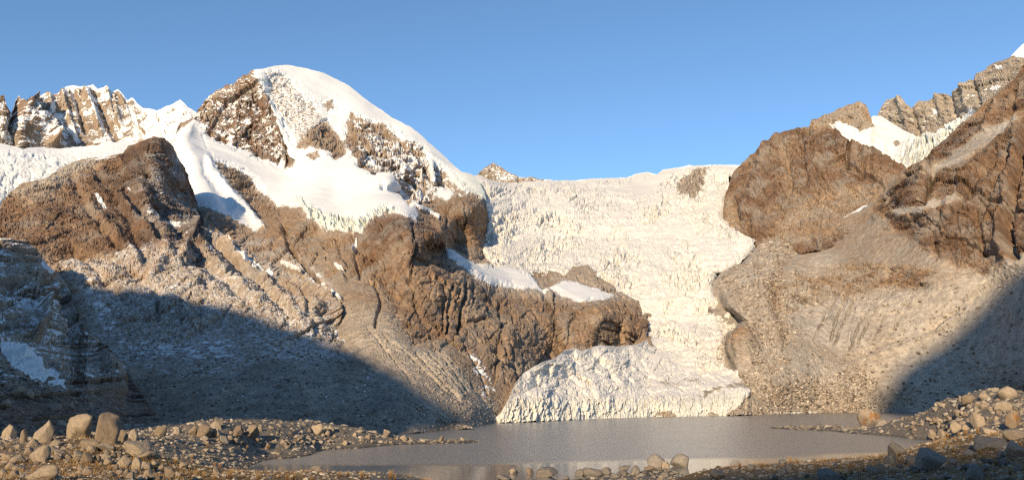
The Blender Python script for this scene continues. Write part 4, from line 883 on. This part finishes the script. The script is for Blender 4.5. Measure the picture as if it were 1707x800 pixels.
GREY = ((0, (.15, .13, .115)), (.5, (.21, .185, .16)), (1, (.27, .24, .205)))
MB_TAN = boulder_mat('weathered_granite', TAN)
MB_GREY = boulder_mat('grey_granite', GREY)
MB_STAIN = boulder_mat('iron_stained_granite', TAN, (.27, .145, .065))
VAR = {}
def stone_mesh(seed, sub, mat, **k):
    key = (seed, sub, mat.name)
    if key not in VAR:
        p, f = stone_verts(sub, seed, **k); me = make_mesh('stone', p, f, None, True); me.materials.append(mat); VAR[key] = me
    return VAR[key]
n_stone = 0
def stone(px, base, wpx, hpx, mat, label, group, seed, sub=4, where='ground', deep=1.0, sink=.22, hard=None, spin=None):
    """one stone standing where the sight line meets the ground (or the bluff, or the water), at its real size there"""
    global n_stone
    if where == 'bluff':
        R = float(N_Rf(np.array(float(px)), np.array(float(base))))-2; p = pix(float(px), float(base), R)
    elif where == 'shore':
        R = float(water_R(float(px), float(base))); p = pix(float(px), float(base), R)
    else:
        hit = ground_at(px, base)
        if hit is None: return None
        R, p = hit
    ca_ = p[1]/math.hypot(p[0], p[1])
    wm = wpx*R*ca_/F*.5; hm = hpx*R*ca_/F*.5/(1-sink)
    me = stone_mesh(seed, sub, mat, **(dict(planes=26, hard=12) if any(w_ in label for w_ in ('rounded', 'domed', 'round ')) else {}))
    o = bpy.data.objects.new('boulder', me); C.objects.link(o)
    o.scale = (wm, wm*deep, hm); az = math.atan2(p[0], p[1])
    o.rotation_euler = (0, 0, -az + (0 if spin is None else spin))
    o.location = (p[0]+math.sin(az)*wm*deep*.6, p[1]+math.cos(az)*wm*deep*.6, max(p[2], 0)+hm*(1-2*sink))
    o['label'] = label; o['category'] = 'boulder'
    if group: o['group'] = group
    n_stone += 1
    return o
GL = 'boulders on the left foreground mound'; GSP = 'boulders along the stony spit'; GC = 'stones along the near waterline'; GR = 'boulders on the right shore'; GB = 'boulders below the dark bluff'; GD = 'stones on the shaded right bank'
A = [
 (130, 731, 37, 40, 'T', 'left half of the twin split boulder crowning the left mound', GL, 341),
 (178, 736, 40, 47, 'T', 'upright grooved boulder, right half of the split pair crowning the left mound', GL, 358),
 (71, 737, 30, 35, 'T', 'leaning tan boulder just left of the split pair on the left mound', GL, 13),
 (98, 723, 26, 22, 'T', 'pointed boulder wedged against the left side of the split pair', GL, 14),
 (15, 731, 23, 23, 'T', 'pale peaked boulder at the left end of the mound crest', GL, 15),
 (39, 738, 11, 22, 'T', 'narrow upright stone standing alone near the left end of the mound crest', GL, 16),
 (205, 735, 15, 19, 'T', 'small upright stone touching the right foot of the split boulder pair', GL, 17),
 (222, 735, 13, 20, 'T', 'sharp pyramid stone right of the split pair on the crest', GL, 18),
 (228, 758, 42, 22, 'T', 'long pale ramp shaped slab on the right shoulder of the left mound', GL, 19),
 (245, 766, 36, 14, 'T', 'flat pale slab lying below the ramp shaped slab', GL, 20),
 (66, 769, 30, 26, 'T', 'broad rounded boulder in the middle of the left mound below the leaning boulder', GL, 21),
 (30, 773, 25, 15, 'T', 'low flat topped boulder near the left picture edge', GL, 22),
 (70, 802, 46, 26, 'T', 'largest low boulder at the bottom edge of the left mound', GL, 23),
 (207, 777, 23, 17, 'T', 'square edged tan block in the stones below the long slabs', GL, 24),
 (227, 781, 15, 19, 'T', 'upright rounded stone beside the square edged tan block', GL, 25),
 (282, 796, 18, 18, 'T', 'pale smooth boulder at the lower right end of the left mound', GL, 26),
 (362, 789, 14, 12, 'T', 'single tan boulder between grass tufts on the frosty near bank', GL, 27),
 (306, 779, 14, 9, 'T', 'pale low stone beside grass at the top of the frosty bank', GL, 28),
 (146, 770, 22, 16, 'T', 'round shouldered stone in grass below the split pair', GL, 29),
 (150, 748, 30, 16, 'T', 'sloping slab lying at the foot of the split boulder pair', GL, 30),
 (176, 752, 26, 14, 'G', 'grey flat slab below the grooved upright boulder', GL, 31),
 (92, 683.5, 17, 12, 'T', 'lit orange tan boulder lying in the dark stones under the bluff', GB, 32, 'bluff'),
 (30, 659, 19, 17, 'T', 'round tan boulder highest on the dark stony slope at far left', GB, 33, 'bluff'),
 (49, 662, 15, 12, 'T', 'brown boulder directly right of the highest round tan boulder', GB, 34, 'bluff'),
 (8, 679, 20, 14, 'T', 'tan boulder cut by the left picture edge on the dark slope', GB, 35, 'bluff'),
 (117, 680, 12, 11, 'T', 'small pale round boulder on dark stones above the split pair', GB, 36, 'bluff'),
 (149, 678, 11, 8, 'T', 'smallest pale boulder on the dark slope above the grooved upright boulder', GB, 37, 'bluff'),
 (85, 641, 20, 14, 'T', 'oblong tan boulder resting on snow at the foot of the bluff', GB, 38, 'bluff'),
 (140, 608, 12, 12, 'T', 'lone orange brown boulder on the snow streak beside the bluff', GB, 39, 'bluff'),
 (267, 729, 19, 19, 'T', 'mushroom topped boulder at the dark left end of the stony spit', GSP, 40),
 (295, 724, 12, 12, 'T', 'small lit boulder alone in shade left of the stony spit', GSP, 41),
 (321, 724, 14, 15, 'T', 'peaked tan boulder starting the crest of the stony spit', GSP, 42),
 (340, 727, 23, 19, 'T', 'massive rounded boulder on the left crest of the spit', GSP, 43),
 (360, 715, 19, 13, 'T', 'boulder topping the highest heap on the spit crest', GSP, 44),
 (359, 728, 18, 14, 'T', 'cubic block beneath the highest heap on the spit crest', GSP, 45),
 (396, 727, 19, 18, 'T', 'broad faced boulder right of the highest heap on the spit', GSP, 46),
 (418, 728, 27, 20, 'T', 'widest boulder on the spit, with a slanting lit face', GSP, 47),
 (374, 737, 16, 11, 'G', 'smooth grey boulder low on the near side of the spit', GSP, 48),
 (528, 721, 25, 15, 'T', 'jagged block at the second high point of the spit', GSP, 49),
 (551, 721, 14, 13, 'T', 'round pale boulder ending the high part of the spit', GSP, 50),
 (735, 736, 10, 10, 'T', 'dark sided stone standing near the thin tip of the spit', GSP, 51),
 (771, 733.5, 7, 5, 'T', 'last little stone off the tip of the spit', GSP, 52, 'shore'),
 (1094, 778, 30, 21, 'G', 'left of the two big rounded boulders standing in the calm shallows', GC, 53, 'shore'),
 (1133, 778, 31, 21, 'G', 'right one of two big rounded boulders in the calm shallows, square shouldered', GC, 54, 'shore'),
 (1110, 779, 13, 10, 'T', 'small stone wedged between the two big shallows boulders', GC, 55, 'shore'),
 (1083, 784, 18, 8, 'T', 'flat slab in the water at the foot of the left shallows boulder', GC, 56, 'shore'),
 (988, 794, 32, 14, 'G', 'dark domed boulder at the waterline left of the shallows boulders', GC, 57, 'shore'),
 (1010, 790, 17, 11, 'G', 'rounded grey stone touching the dark domed boulder', GC, 58, 'shore'),
 (1041, 785, 19, 9, 'G', 'flat topped stone at the waterline below the shallows boulders', GC, 59, 'shore'),
 (1058, 793, 18, 17, 'G', 'steep grey stone in the middle of the waterline heap', GC, 60, 'shore'),
 (856, 789, 14, 9, 'T', 'leftmost of three low stones lying in calm water', GC, 61, 'shore'),
 (883, 789, 13, 9, 'T', 'middle one of three low stones lying in calm water', GC, 62, 'shore'),
 (912, 795, 36, 15, 'G', 'widest of three low stones lying in calm water', GC, 63, 'shore'),
 (840, 799, 25, 8, 'G', 'flat slab at the bottom edge left of the stones in water', GC, 64, 'shore'),
 (1174, 785, 6, 5, 'G', 'tiny single stone in calm water right of the two shallows boulders', GC, 65, 'shore'),
 (1196, 797, 24, 14, 'G', 'dark pointed slab where the right bank meets the water', GC, 66),
 (1305, 774, 13, 9, 'G', 'pale grey rounded stone on the crest of the shaded bank', GD, 67),
 (1383, 802, 36, 20, 'G', 'large pale grey boulder at the bottom of the shaded bank', GD, 68),
 (1450, 708, 37, 27, 'S', 'great pale boulder with orange stain at the end of the right point', GR, 69, 'shore'),
 (1473, 716, 27, 17, 'T', 'tilted wedge boulder leaning right of the orange stained boulder', GR, 70, 'shore'),
 (1449, 718, 32, 9, 'T', 'flat lit slab at the water in front of the orange stained boulder', GR, 71, 'shore'),
 (1496, 758, 29, 21, 'G', 'dark blue grey block jutting at the water on the shaded bank', GD, 72),
 (1680, 664, 30, 20, 'T', 'highest big domed boulder on the right skyline mound', GR, 73),
 (1616, 671, 24, 14, 'T', 'square pale block left of the domed boulder on the skyline mound', GR, 74),
 (1641, 665, 16, 12, 'T', 'pointed boulder between the square block and the domed boulder', GR, 75),
 (1601, 668, 9, 9, 'T', 'small white stone at the left end of the skyline mound', GR, 76),
 (1673, 684, 28, 16, 'T', 'broad sloping boulder right below the domed skyline boulder', GR, 77),
 (1630, 709, 24, 22, 'T', 'slanted slab with a lit upper face in the middle of the right mound', GR, 78),
 (1594, 717, 17, 17, 'T', 'leaning triangular boulder low on the lit right mound', GR, 79),
 (1689, 711, 24, 28, 'S', 'tall rust orange streaked boulder at the right picture edge', GR, 80),
 (1648, 722, 24, 11, 'T', 'thin pale slab below the slanted slab on the right mound', GR, 81),
 (1692, 733, 34, 18, 'T', 'long pale boulder cut by the right edge below the rust streaked one', GR, 82),
 (1552, 782, 48, 34, 'G', 'largest tilted slab in the shaded right foreground', GD, 83),
 (1652, 750, 50, 22, 'G', 'long tilted boulder in the shade under the thin pale slab', GD, 84),
 (1693, 762, 34, 27, 'G', 'big shaded boulder cut by the right picture edge', GD, 85),
 (1625, 800, 28, 25, 'G', 'blue grey round boulder at the bottom right', GD, 86),
 (1572, 731, 17, 15, 'T', 'right stone of a small pair where the shaded bank begins', GD, 87),
 (1554, 730, 14, 14, 'T', 'left stone of a small pair where the shaded bank begins', GD, 88),
 (1678, 806, 30, 14, 'T', 'lit pale slab at the bottom right corner', GD, 89),
 (1484, 773, 18, 15, 'G', 'grey stone just below the dark blue grey block', GD, 90),
]
MATS = {'T': MB_TAN, 'G': MB_GREY, 'S': MB_STAIN}
for k, a in enumerate(A):
    px, base, wp, hp, mk, lab, grp, seed = a[:8]
    stone(px, base, wp, hp, MATS[mk], lab, grp, seed, 4, a[8] if len(a) > 8 else 'ground')
# the crowd of lesser boulders, each still a thing of its own
CROWD = [
 (64, [(0, 740), (60, 742), (120, 740), (230, 765), (300, 785), (310, 800), (0, 800)], (9, 19), 'T', 'tan stone among the jumbled small boulders covering the left mound', GL),
 (66, [(320, 716), (400, 712), (530, 714), (640, 724), (740, 733), (640, 741), (520, 743), (440, 745), (340, 742)], (5, 12), 'T', 'tan stone among the packed small boulders of the spit', GSP),
 (40, [(1500, 708), (1560, 692), (1600, 672), (1707, 668), (1707, 700), (1640, 712), (1560, 722), (1500, 716)], (6, 13), 'T', 'lit stone among the packed small boulders of the right mound', GR),
 (34, [(1210, 788), (1300, 776), (1460, 770), (1707, 735), (1707, 800), (1220, 800)], (9, 22), 'G', 'dim grey stone among the rubble of the shaded right bank', GD),
]
MIX = random.Random(3)
for cnt, pol, (s0, s1), mk, lab, grp in CROWD:
    xs_ = [p[0] for p in pol]; ys_ = [p[1] for p in pol]; made = 0; tries = 0
    while made < cnt and tries < 4000 and n_stone < 292:
        tries += 1
        x = MIX.uniform(min(xs_), max(xs_)); y = MIX.uniform(min(ys_), max(ys_))
        if poly(np.array(x), np.array(y), pol, .01) < .5: continue
        if any(abs(x-a[0]) < a[2]*.45 and a[1]-a[3]*.9 < y < a[1]+3 for a in A): continue
        wp = s0+(s1-s0)*MIX.random()**1.8
        if stone(x, y, wp, wp*MIX.uniform(.5, .85), MATS[mk], lab, grp, 200+MIX.randrange(14), 3, deep=MIX.uniform(.8, 1.2), spin=None, sink=.3): made += 1
# stones of the waterline heap
for k in range(16):
    x = MIX.uniform(940, 1150); y = MIX.uniform(786, 801)
    wp = MIX.uniform(8, 17); stone(x, y, wp, wp*.6, MB_GREY, 'dark wet stone among the heap at the bottom centre waterline', GC, 200+MIX.randrange(14), 3, 'shore')
print('STONES', n_stone)

# rubble: small stones beyond counting
def rubble():
    lp = rng.uniform(-160, 1860, 60000); lr = np.exp(rng.uniform(math.log(33), math.log(440), 60000))
    z, X = ground_z(lp, lr); X[:, 2] = z
    dens = .35+.65*sstep(-.25, .2, fbm(X/9, 3, 701))
    spit = (lr > 150)&(z > .05); dens = np.where(spit, 1.3, dens)
    dens = np.where((lp > 640) & (lp < 1180) & (lr < 130), .15, dens)
    keep = (z > -.15) & (rng.random(60000) < dens*.75)
    X, lr = X[keep], lr[keep]; print('RUBBLE', len(X))
    protos = [stone_verts(1, 900+i, 8, 18, 0)[0] for i in range(12)]; f1 = ICO[1][1]
    Vs, Fs = [], []; off = 0
    for i in range(len(X)):
        s = lr[i]/F*(1.3+4.2*rng.random()**2.4); a = rng.uniform(0, 6.28); ca, sa = math.cos(a), math.sin(a)
        p = protos[i % 12]*[s, s*rng.uniform(.6, 1), s*rng.uniform(.45, .8)]
        q = np.stack([p[:, 0]*ca-p[:, 1]*sa, p[:, 0]*sa+p[:, 1]*ca, p[:, 2]], 1)+X[i]
        Vs.append(q); Fs.append(f1+off); off += len(q)
    V = np.concatenate(Vs); Fc = np.concatenate(Fs)
    rnd = np.repeat(rng.random(len(X)), len(protos[0])); dark = np.repeat(sstep(.6, .1, X[:, 2]), len(protos[0]))
    me = make_mesh('rubble', V, Fc, dict(shade_of_stone=rnd, wet=dark), False)
    m, nt, b = nodes_of('rubble_stone')
    n1 = noise_tex(nt, 2.5, 6, .7)
    base = ramp(nt, attr(nt, 'shade_of_stone'), ((0, (.10, .08, .065)), (.35, (.24, .19, .14)), (.75, (.34, .28, .21)), (1, (.42, .37, .31))))
    base = mixc(nt, .7, base, ramp(nt, n1, ((.3, (.5, .5, .5)), (.5, (1, 1, 1)), (.72, (1.3, 1.3, 1.25)))), 'MULTIPLY')
    base = mixc(nt, mathn(nt, 'MULTIPLY', attr(nt, 'wet'), .6), base, (.07, .065, .06))
    nt.links.new(base, b.inputs['Base Color']); b.inputs['Roughness'].default_value = .9
    link('rubble', me, m, 'loose small stones scattered over the moraine and shore', 'rubble', 'stuff')
rubble()
def scree(name, layer_name, zone, cnt, smin, smax, cols, label, seed):
    r = np.random.default_rng(seed)
    P = GRIDS[layer_name].reshape(-1, 3)
    idx = r.integers(0, len(P), cnt*12); Q = P[idx]
    yc = CP*Q[:, 1]+SP*(Q[:, 2]-CAMZ); zc_ = -SP*Q[:, 1]+CP*(Q[:, 2]-CAMZ)
    qx = W/2+F*Q[:, 0]/yc; qy = H/2-F*zc_/yc
    m = zone(qx, qy)*(.25+.75*sstep(-.1, .3, fbm(Q/28, 3, seed)))
    keep = (r.random(len(Q)) < m) & (Q[:, 2] > .2)
    Q = Q[keep][:cnt]; n = len(Q); print(name, n)
    v, f = ICO[1]; k = len(v)
    pro = np.array([stone_verts(1, 940+i, 8, 18, 0)[0] for i in range(16)])
    s = np.linalg.norm(Q[:, :2], axis=1)/F*(smin+(smax-smin)*r.random(n)**3.2)
    a = r.uniform(0, 6.283, n); p = pro[r.integers(0, 16, n)]*np.stack([s, s*r.uniform(.6, 1, n), s*r.uniform(.5, .85, n)], 1)[:, None]
    V = np.stack([p[..., 0]*np.cos(a)[:, None]-p[..., 1]*np.sin(a)[:, None], p[..., 0]*np.sin(a)[:, None]+p[..., 1]*np.cos(a)[:, None], p[..., 2]], -1)+Q[:, None]
    Fc = (f[None]+(np.arange(n)*k)[:, None, None]).reshape(-1, 3)
    m_, nt, b = nodes_of(name+'_stone')
    nt.links.new(ramp(nt, attr(nt, 'shade_of_stone'), cols), b.inputs['Base Color']); b.inputs['Roughness'].default_value = .9
    link(name, make_mesh(name, V.reshape(-1, 3), Fc, dict(shade_of_stone=np.repeat(r.random(n), k)), False), m_, label, 'scree', 'stuff')
SC = ((0, (.09, .07, .055)), (.3, (.22, .17, .125)), (.7, (.37, .30, .23)), (1, (.50, .43, .35)))
scree('moraine_rubble', 'right_mountainside', lambda x, y: np.maximum(poly(x, y, [(1200, 470), (1270, 400), (1340, 392), (1300, 450), (1325, 560), (1310, 640), (1440, 610), (1490, 690), (1180, 700), (1240, 620), (1250, 540)], 12), .13*poly(x, y, [(1300, 480), (1707, 450), (1860, 400), (1860, 690), (1480, 690), (1300, 640)], 20))*(1-.8*poly(x, y, [(1335, 570), (1385, 490), (1440, 500), (1460, 570), (1400, 600)], 10)), 11000, .6, 3.3, SC, 'loose rubble strewn over the right hand moraine and scree', 31)
scree('scree_stones', 'rocky_slope', lambda x, y: poly(x, y, [(100, 590), (250, 560), (400, 580), (560, 590), (640, 650), (780, 712), (200, 745), (100, 740)], 20), 7000, .6, 2.8, ((0, (.07, .06, .05)), (.4, (.17, .14, .115)), (.8, (.30, .25, .20)), (.93, (.38, .33, .28)), (1, (.75, .75, .76))), 'loose stones scattered on the shaded scree left of the lake', 32)
scree('cliff_scree', 'snow_peak', lambda x, y: .8*poly(x, y, [(590, 500), (640, 520), (700, 580), (760, 600), (815, 660), (815, 709), (690, 722), (620, 650)], 14), 5000, .6, 2.4, SC, 'fine pale scree below the brown cliffs above the left shore', 33)
scree('bluff_stones', 'rock_bluff', lambda x, y: poly(x, y, [(0, 610), (60, 630), (130, 660), (250, 700), (240, 730), (-60, 760), (-100, 620)], 14), 3500, .9, 4.2, ((0, (.06, .05, .042)), (.5, (.16, .13, .10)), (1, (.33, .26, .19))), 'dark loose stones at the foot of the rock bluff', 34)

# dry grass: scattered low cover, and single tufts
mg, nt, b = nodes_of('dry_grass')
hv = attr(nt, 'height'); n1 = noise_tex(nt, .8, 3, .6)
gc = ramp(nt, hv, ((0, (.10, .055, .022)), (.5, (.30, .18, .07)), (1, (.48, .34, .16))))
gc = mixc(nt, .5, gc, ramp(nt, n1, ((.3, (.6, .55, .5)), (.7, (1.3, 1.2, 1.1)))), 'MULTIPLY')
nt.links.new(gc, b.inputs['Base Color']); b.inputs['Roughness'].default_value = .8
def blades(pos, hgt, wid, lean, r):
    """three-sided tapering blades rooted at pos"""
    n = len(pos); a = r.uniform(0, 6.283, n); dx, dy = np.cos(a), np.sin(a); l = r.uniform(.1, lean, n)*hgt; b_ = r.uniform(0, 6.283, n)
    tip = pos+np.stack([np.cos(b_)*l, np.sin(b_)*l, hgt], 1); mid = pos+np.stack([np.cos(b_)*l*.35, np.sin(b_)*l*.35, hgt*.55], 1)
    w = np.stack([dx, dy, 0*dx], 1)*wid[:, None]; w2 = np.stack([-dy, dx, 0*dx], 1)*wid[:, None]
    V = np.stack([pos-w, pos+w, pos+w2, mid-w*.7, mid+w*.7, mid+w2*.7, tip], 1).reshape(-1, 3)
    t = np.array([[0, 1, 4], [0, 4, 3], [1, 2, 5], [1, 5, 4], [2, 0, 3], [2, 3, 5], [3, 4, 6], [4, 5, 6], [5, 3, 6]])
    Fc = (np.arange(n)[:, None, None]*7+t).reshape(-1, 3)
    hh = np.tile(np.array([0, 0, 0, .55, .55, .55, 1.]), n)
    return V, Fc, hh
def cover():
    nn_ = 150000
    lp = rng.uniform(-160, 1860, nn_); lr = np.exp(rng.uniform(math.log(30), math.log(190), nn_))
    z, X = ground_z(lp, lr); X[:, 2] = z-.03
    fn = fbm(X*[1, 1, 0]/14, 4, 511); clump = fbm(X/2.2, 3, 711)
    g = sstep(-.2, .25, fn+.25*sstep(420, 150, lp)*sstep(95, 60, lr)+.45*sstep(1180, 1400, lp)*sstep(160, 90, lr))*sstep(1.5, 4, z)
    keep = rng.random(nn_) < g*sstep(-.05, .2, clump)*.9
    X, lr = X[keep], lr[keep]; print('GRASS', len(X))
    V, Fc, hh = blades(X, rng.uniform(.12, .34, len(X))*np.clip(lr/60, .7, 1.6), .012*np.clip(lr/40, .8, 3), .9, rng)
    link('dry_grass', make_mesh('dry_grass', V, Fc, dict(height=hh), False), mg, 'low golden brown dry grass growing between the stones', 'grass', 'stuff')
cover()
tufts = []
for k in range(4):
    r = np.random.default_rng(800+k); n = 130
    ra = r.uniform(0, 6.283, n); rr_ = .2*np.sqrt(r.random(n))
    pos = np.stack([np.cos(ra)*rr_, np.sin(ra)*rr_, 0*ra-.03], 1)
    V, Fc, hh = blades(pos, r.uniform(.5, 1.05, n), np.full(n, .011), .55, r)
    me = make_mesh('grass_tuft', V, Fc, dict(height=hh), False); me.materials.append(mg); tufts.append(me)
TUFT = [(271, 779, 10, 0), (292, 773, 12, 0), (329, 792, 12, 0), (340, 795, 10, 0), (358, 777, 9, 0), (366, 780, 11, 0), (383, 796, 17, 0), (357, 801, 12, 0), (431, 799, 14, 0), (447, 797, 10, 0), (465, 797, 9, 0), (478, 800, 13, 0), (320, 764, 9, 0), (566, 794, 11, 0), (580, 793, 10, 0), (603, 796, 13, 0), (612, 797, 9, 0), (651, 797, 16, 0), (658, 798, 9, 0), (490, 799, 12, 0), (484, 802, 9, 0), (520, 801, 9, 0),
  (1233, 779, 11, 2), (1225, 780, 7, 2), (1317, 769, 10, 2), (1328, 770, 8, 2), (1271, 776, 7, 2), (1246, 780, 5, 2), (1338, 771, 6, 2), (448, 747, 8, 1), (346, 745, 7, 1), (412, 747, 6, 1), (1580, 728, 9, 3), (1610, 725, 12, 3), (1600, 728, 9, 3), (1630, 722, 12, 3), (1618, 730, 9, 3), (1560, 745, 10, 3), (1590, 752, 10, 3), (1605, 765, 9, 3), (1660, 775, 12, 3), (1640, 765, 12, 3), (1420, 790, 10, 2), (1410, 796, 11, 2), (1395, 778, 8, 2), (1440, 785, 9, 2), (1582, 745, 8, 3), (1684, 790, 12, 3)]
rt = random.Random(12)
for k in range(34): TUFT.append((rt.uniform(5, 265), rt.uniform(748, 800), rt.uniform(6, 10), 4))
TL = [('dry golden grass tuft on the frosty near bank left of the water', 'grass tufts on the frosty bank'), ('pale grass tuft at the near foot of the stony spit', 'grass tufts by the spit'), ('brown grass tuft in the shaded right bank by the water', 'grass tufts on the shaded bank'), ('rusty grass tuft between boulders of the right shore', 'grass tufts on the right shore'), ('orange brown grass tuft between stones of the left mound', 'grass tufts on the left mound')]
for x, y, h, g in TUFT:
    hit = ground_at(x, y)
    if hit is None: continue
    R, p = hit; s = h*R/F*p[1]/math.hypot(p[0], p[1])
    o = bpy.data.objects.new('grass_tuft', tufts[rt.randrange(4)]); C.objects.link(o)
    o.location = p; o.scale = (s*.9, s*.9, s); o.rotation_euler = (0, 0, rt.uniform(0, 6.28))
    o['label'], o['group'] = TL[g]; o['category'] = 'grass tuft'
# ice floe
p = pix(712.0, 716.0, float(water_R(712.0, 716.0))); s = float(water_R(712.0, 716.0))/F
v, f = stone_verts(3, 77, 9, 14, .12)
mi, nt, b = nodes_of('floe_ice'); b.inputs['Base Color'].default_value = (.85, .87, .88, 1); b.inputs['Roughness'].default_value = .5
o = link('ice_floe', make_mesh('ice_floe', v*[6*s, 5*s, 2.4*s], f), mi, 'small white ice floe drifting beyond the stony spit', 'ice floe'); o.location = (p[0], p[1], .35*s)
print('SCRIPT', round(time.time()-T0, 1))
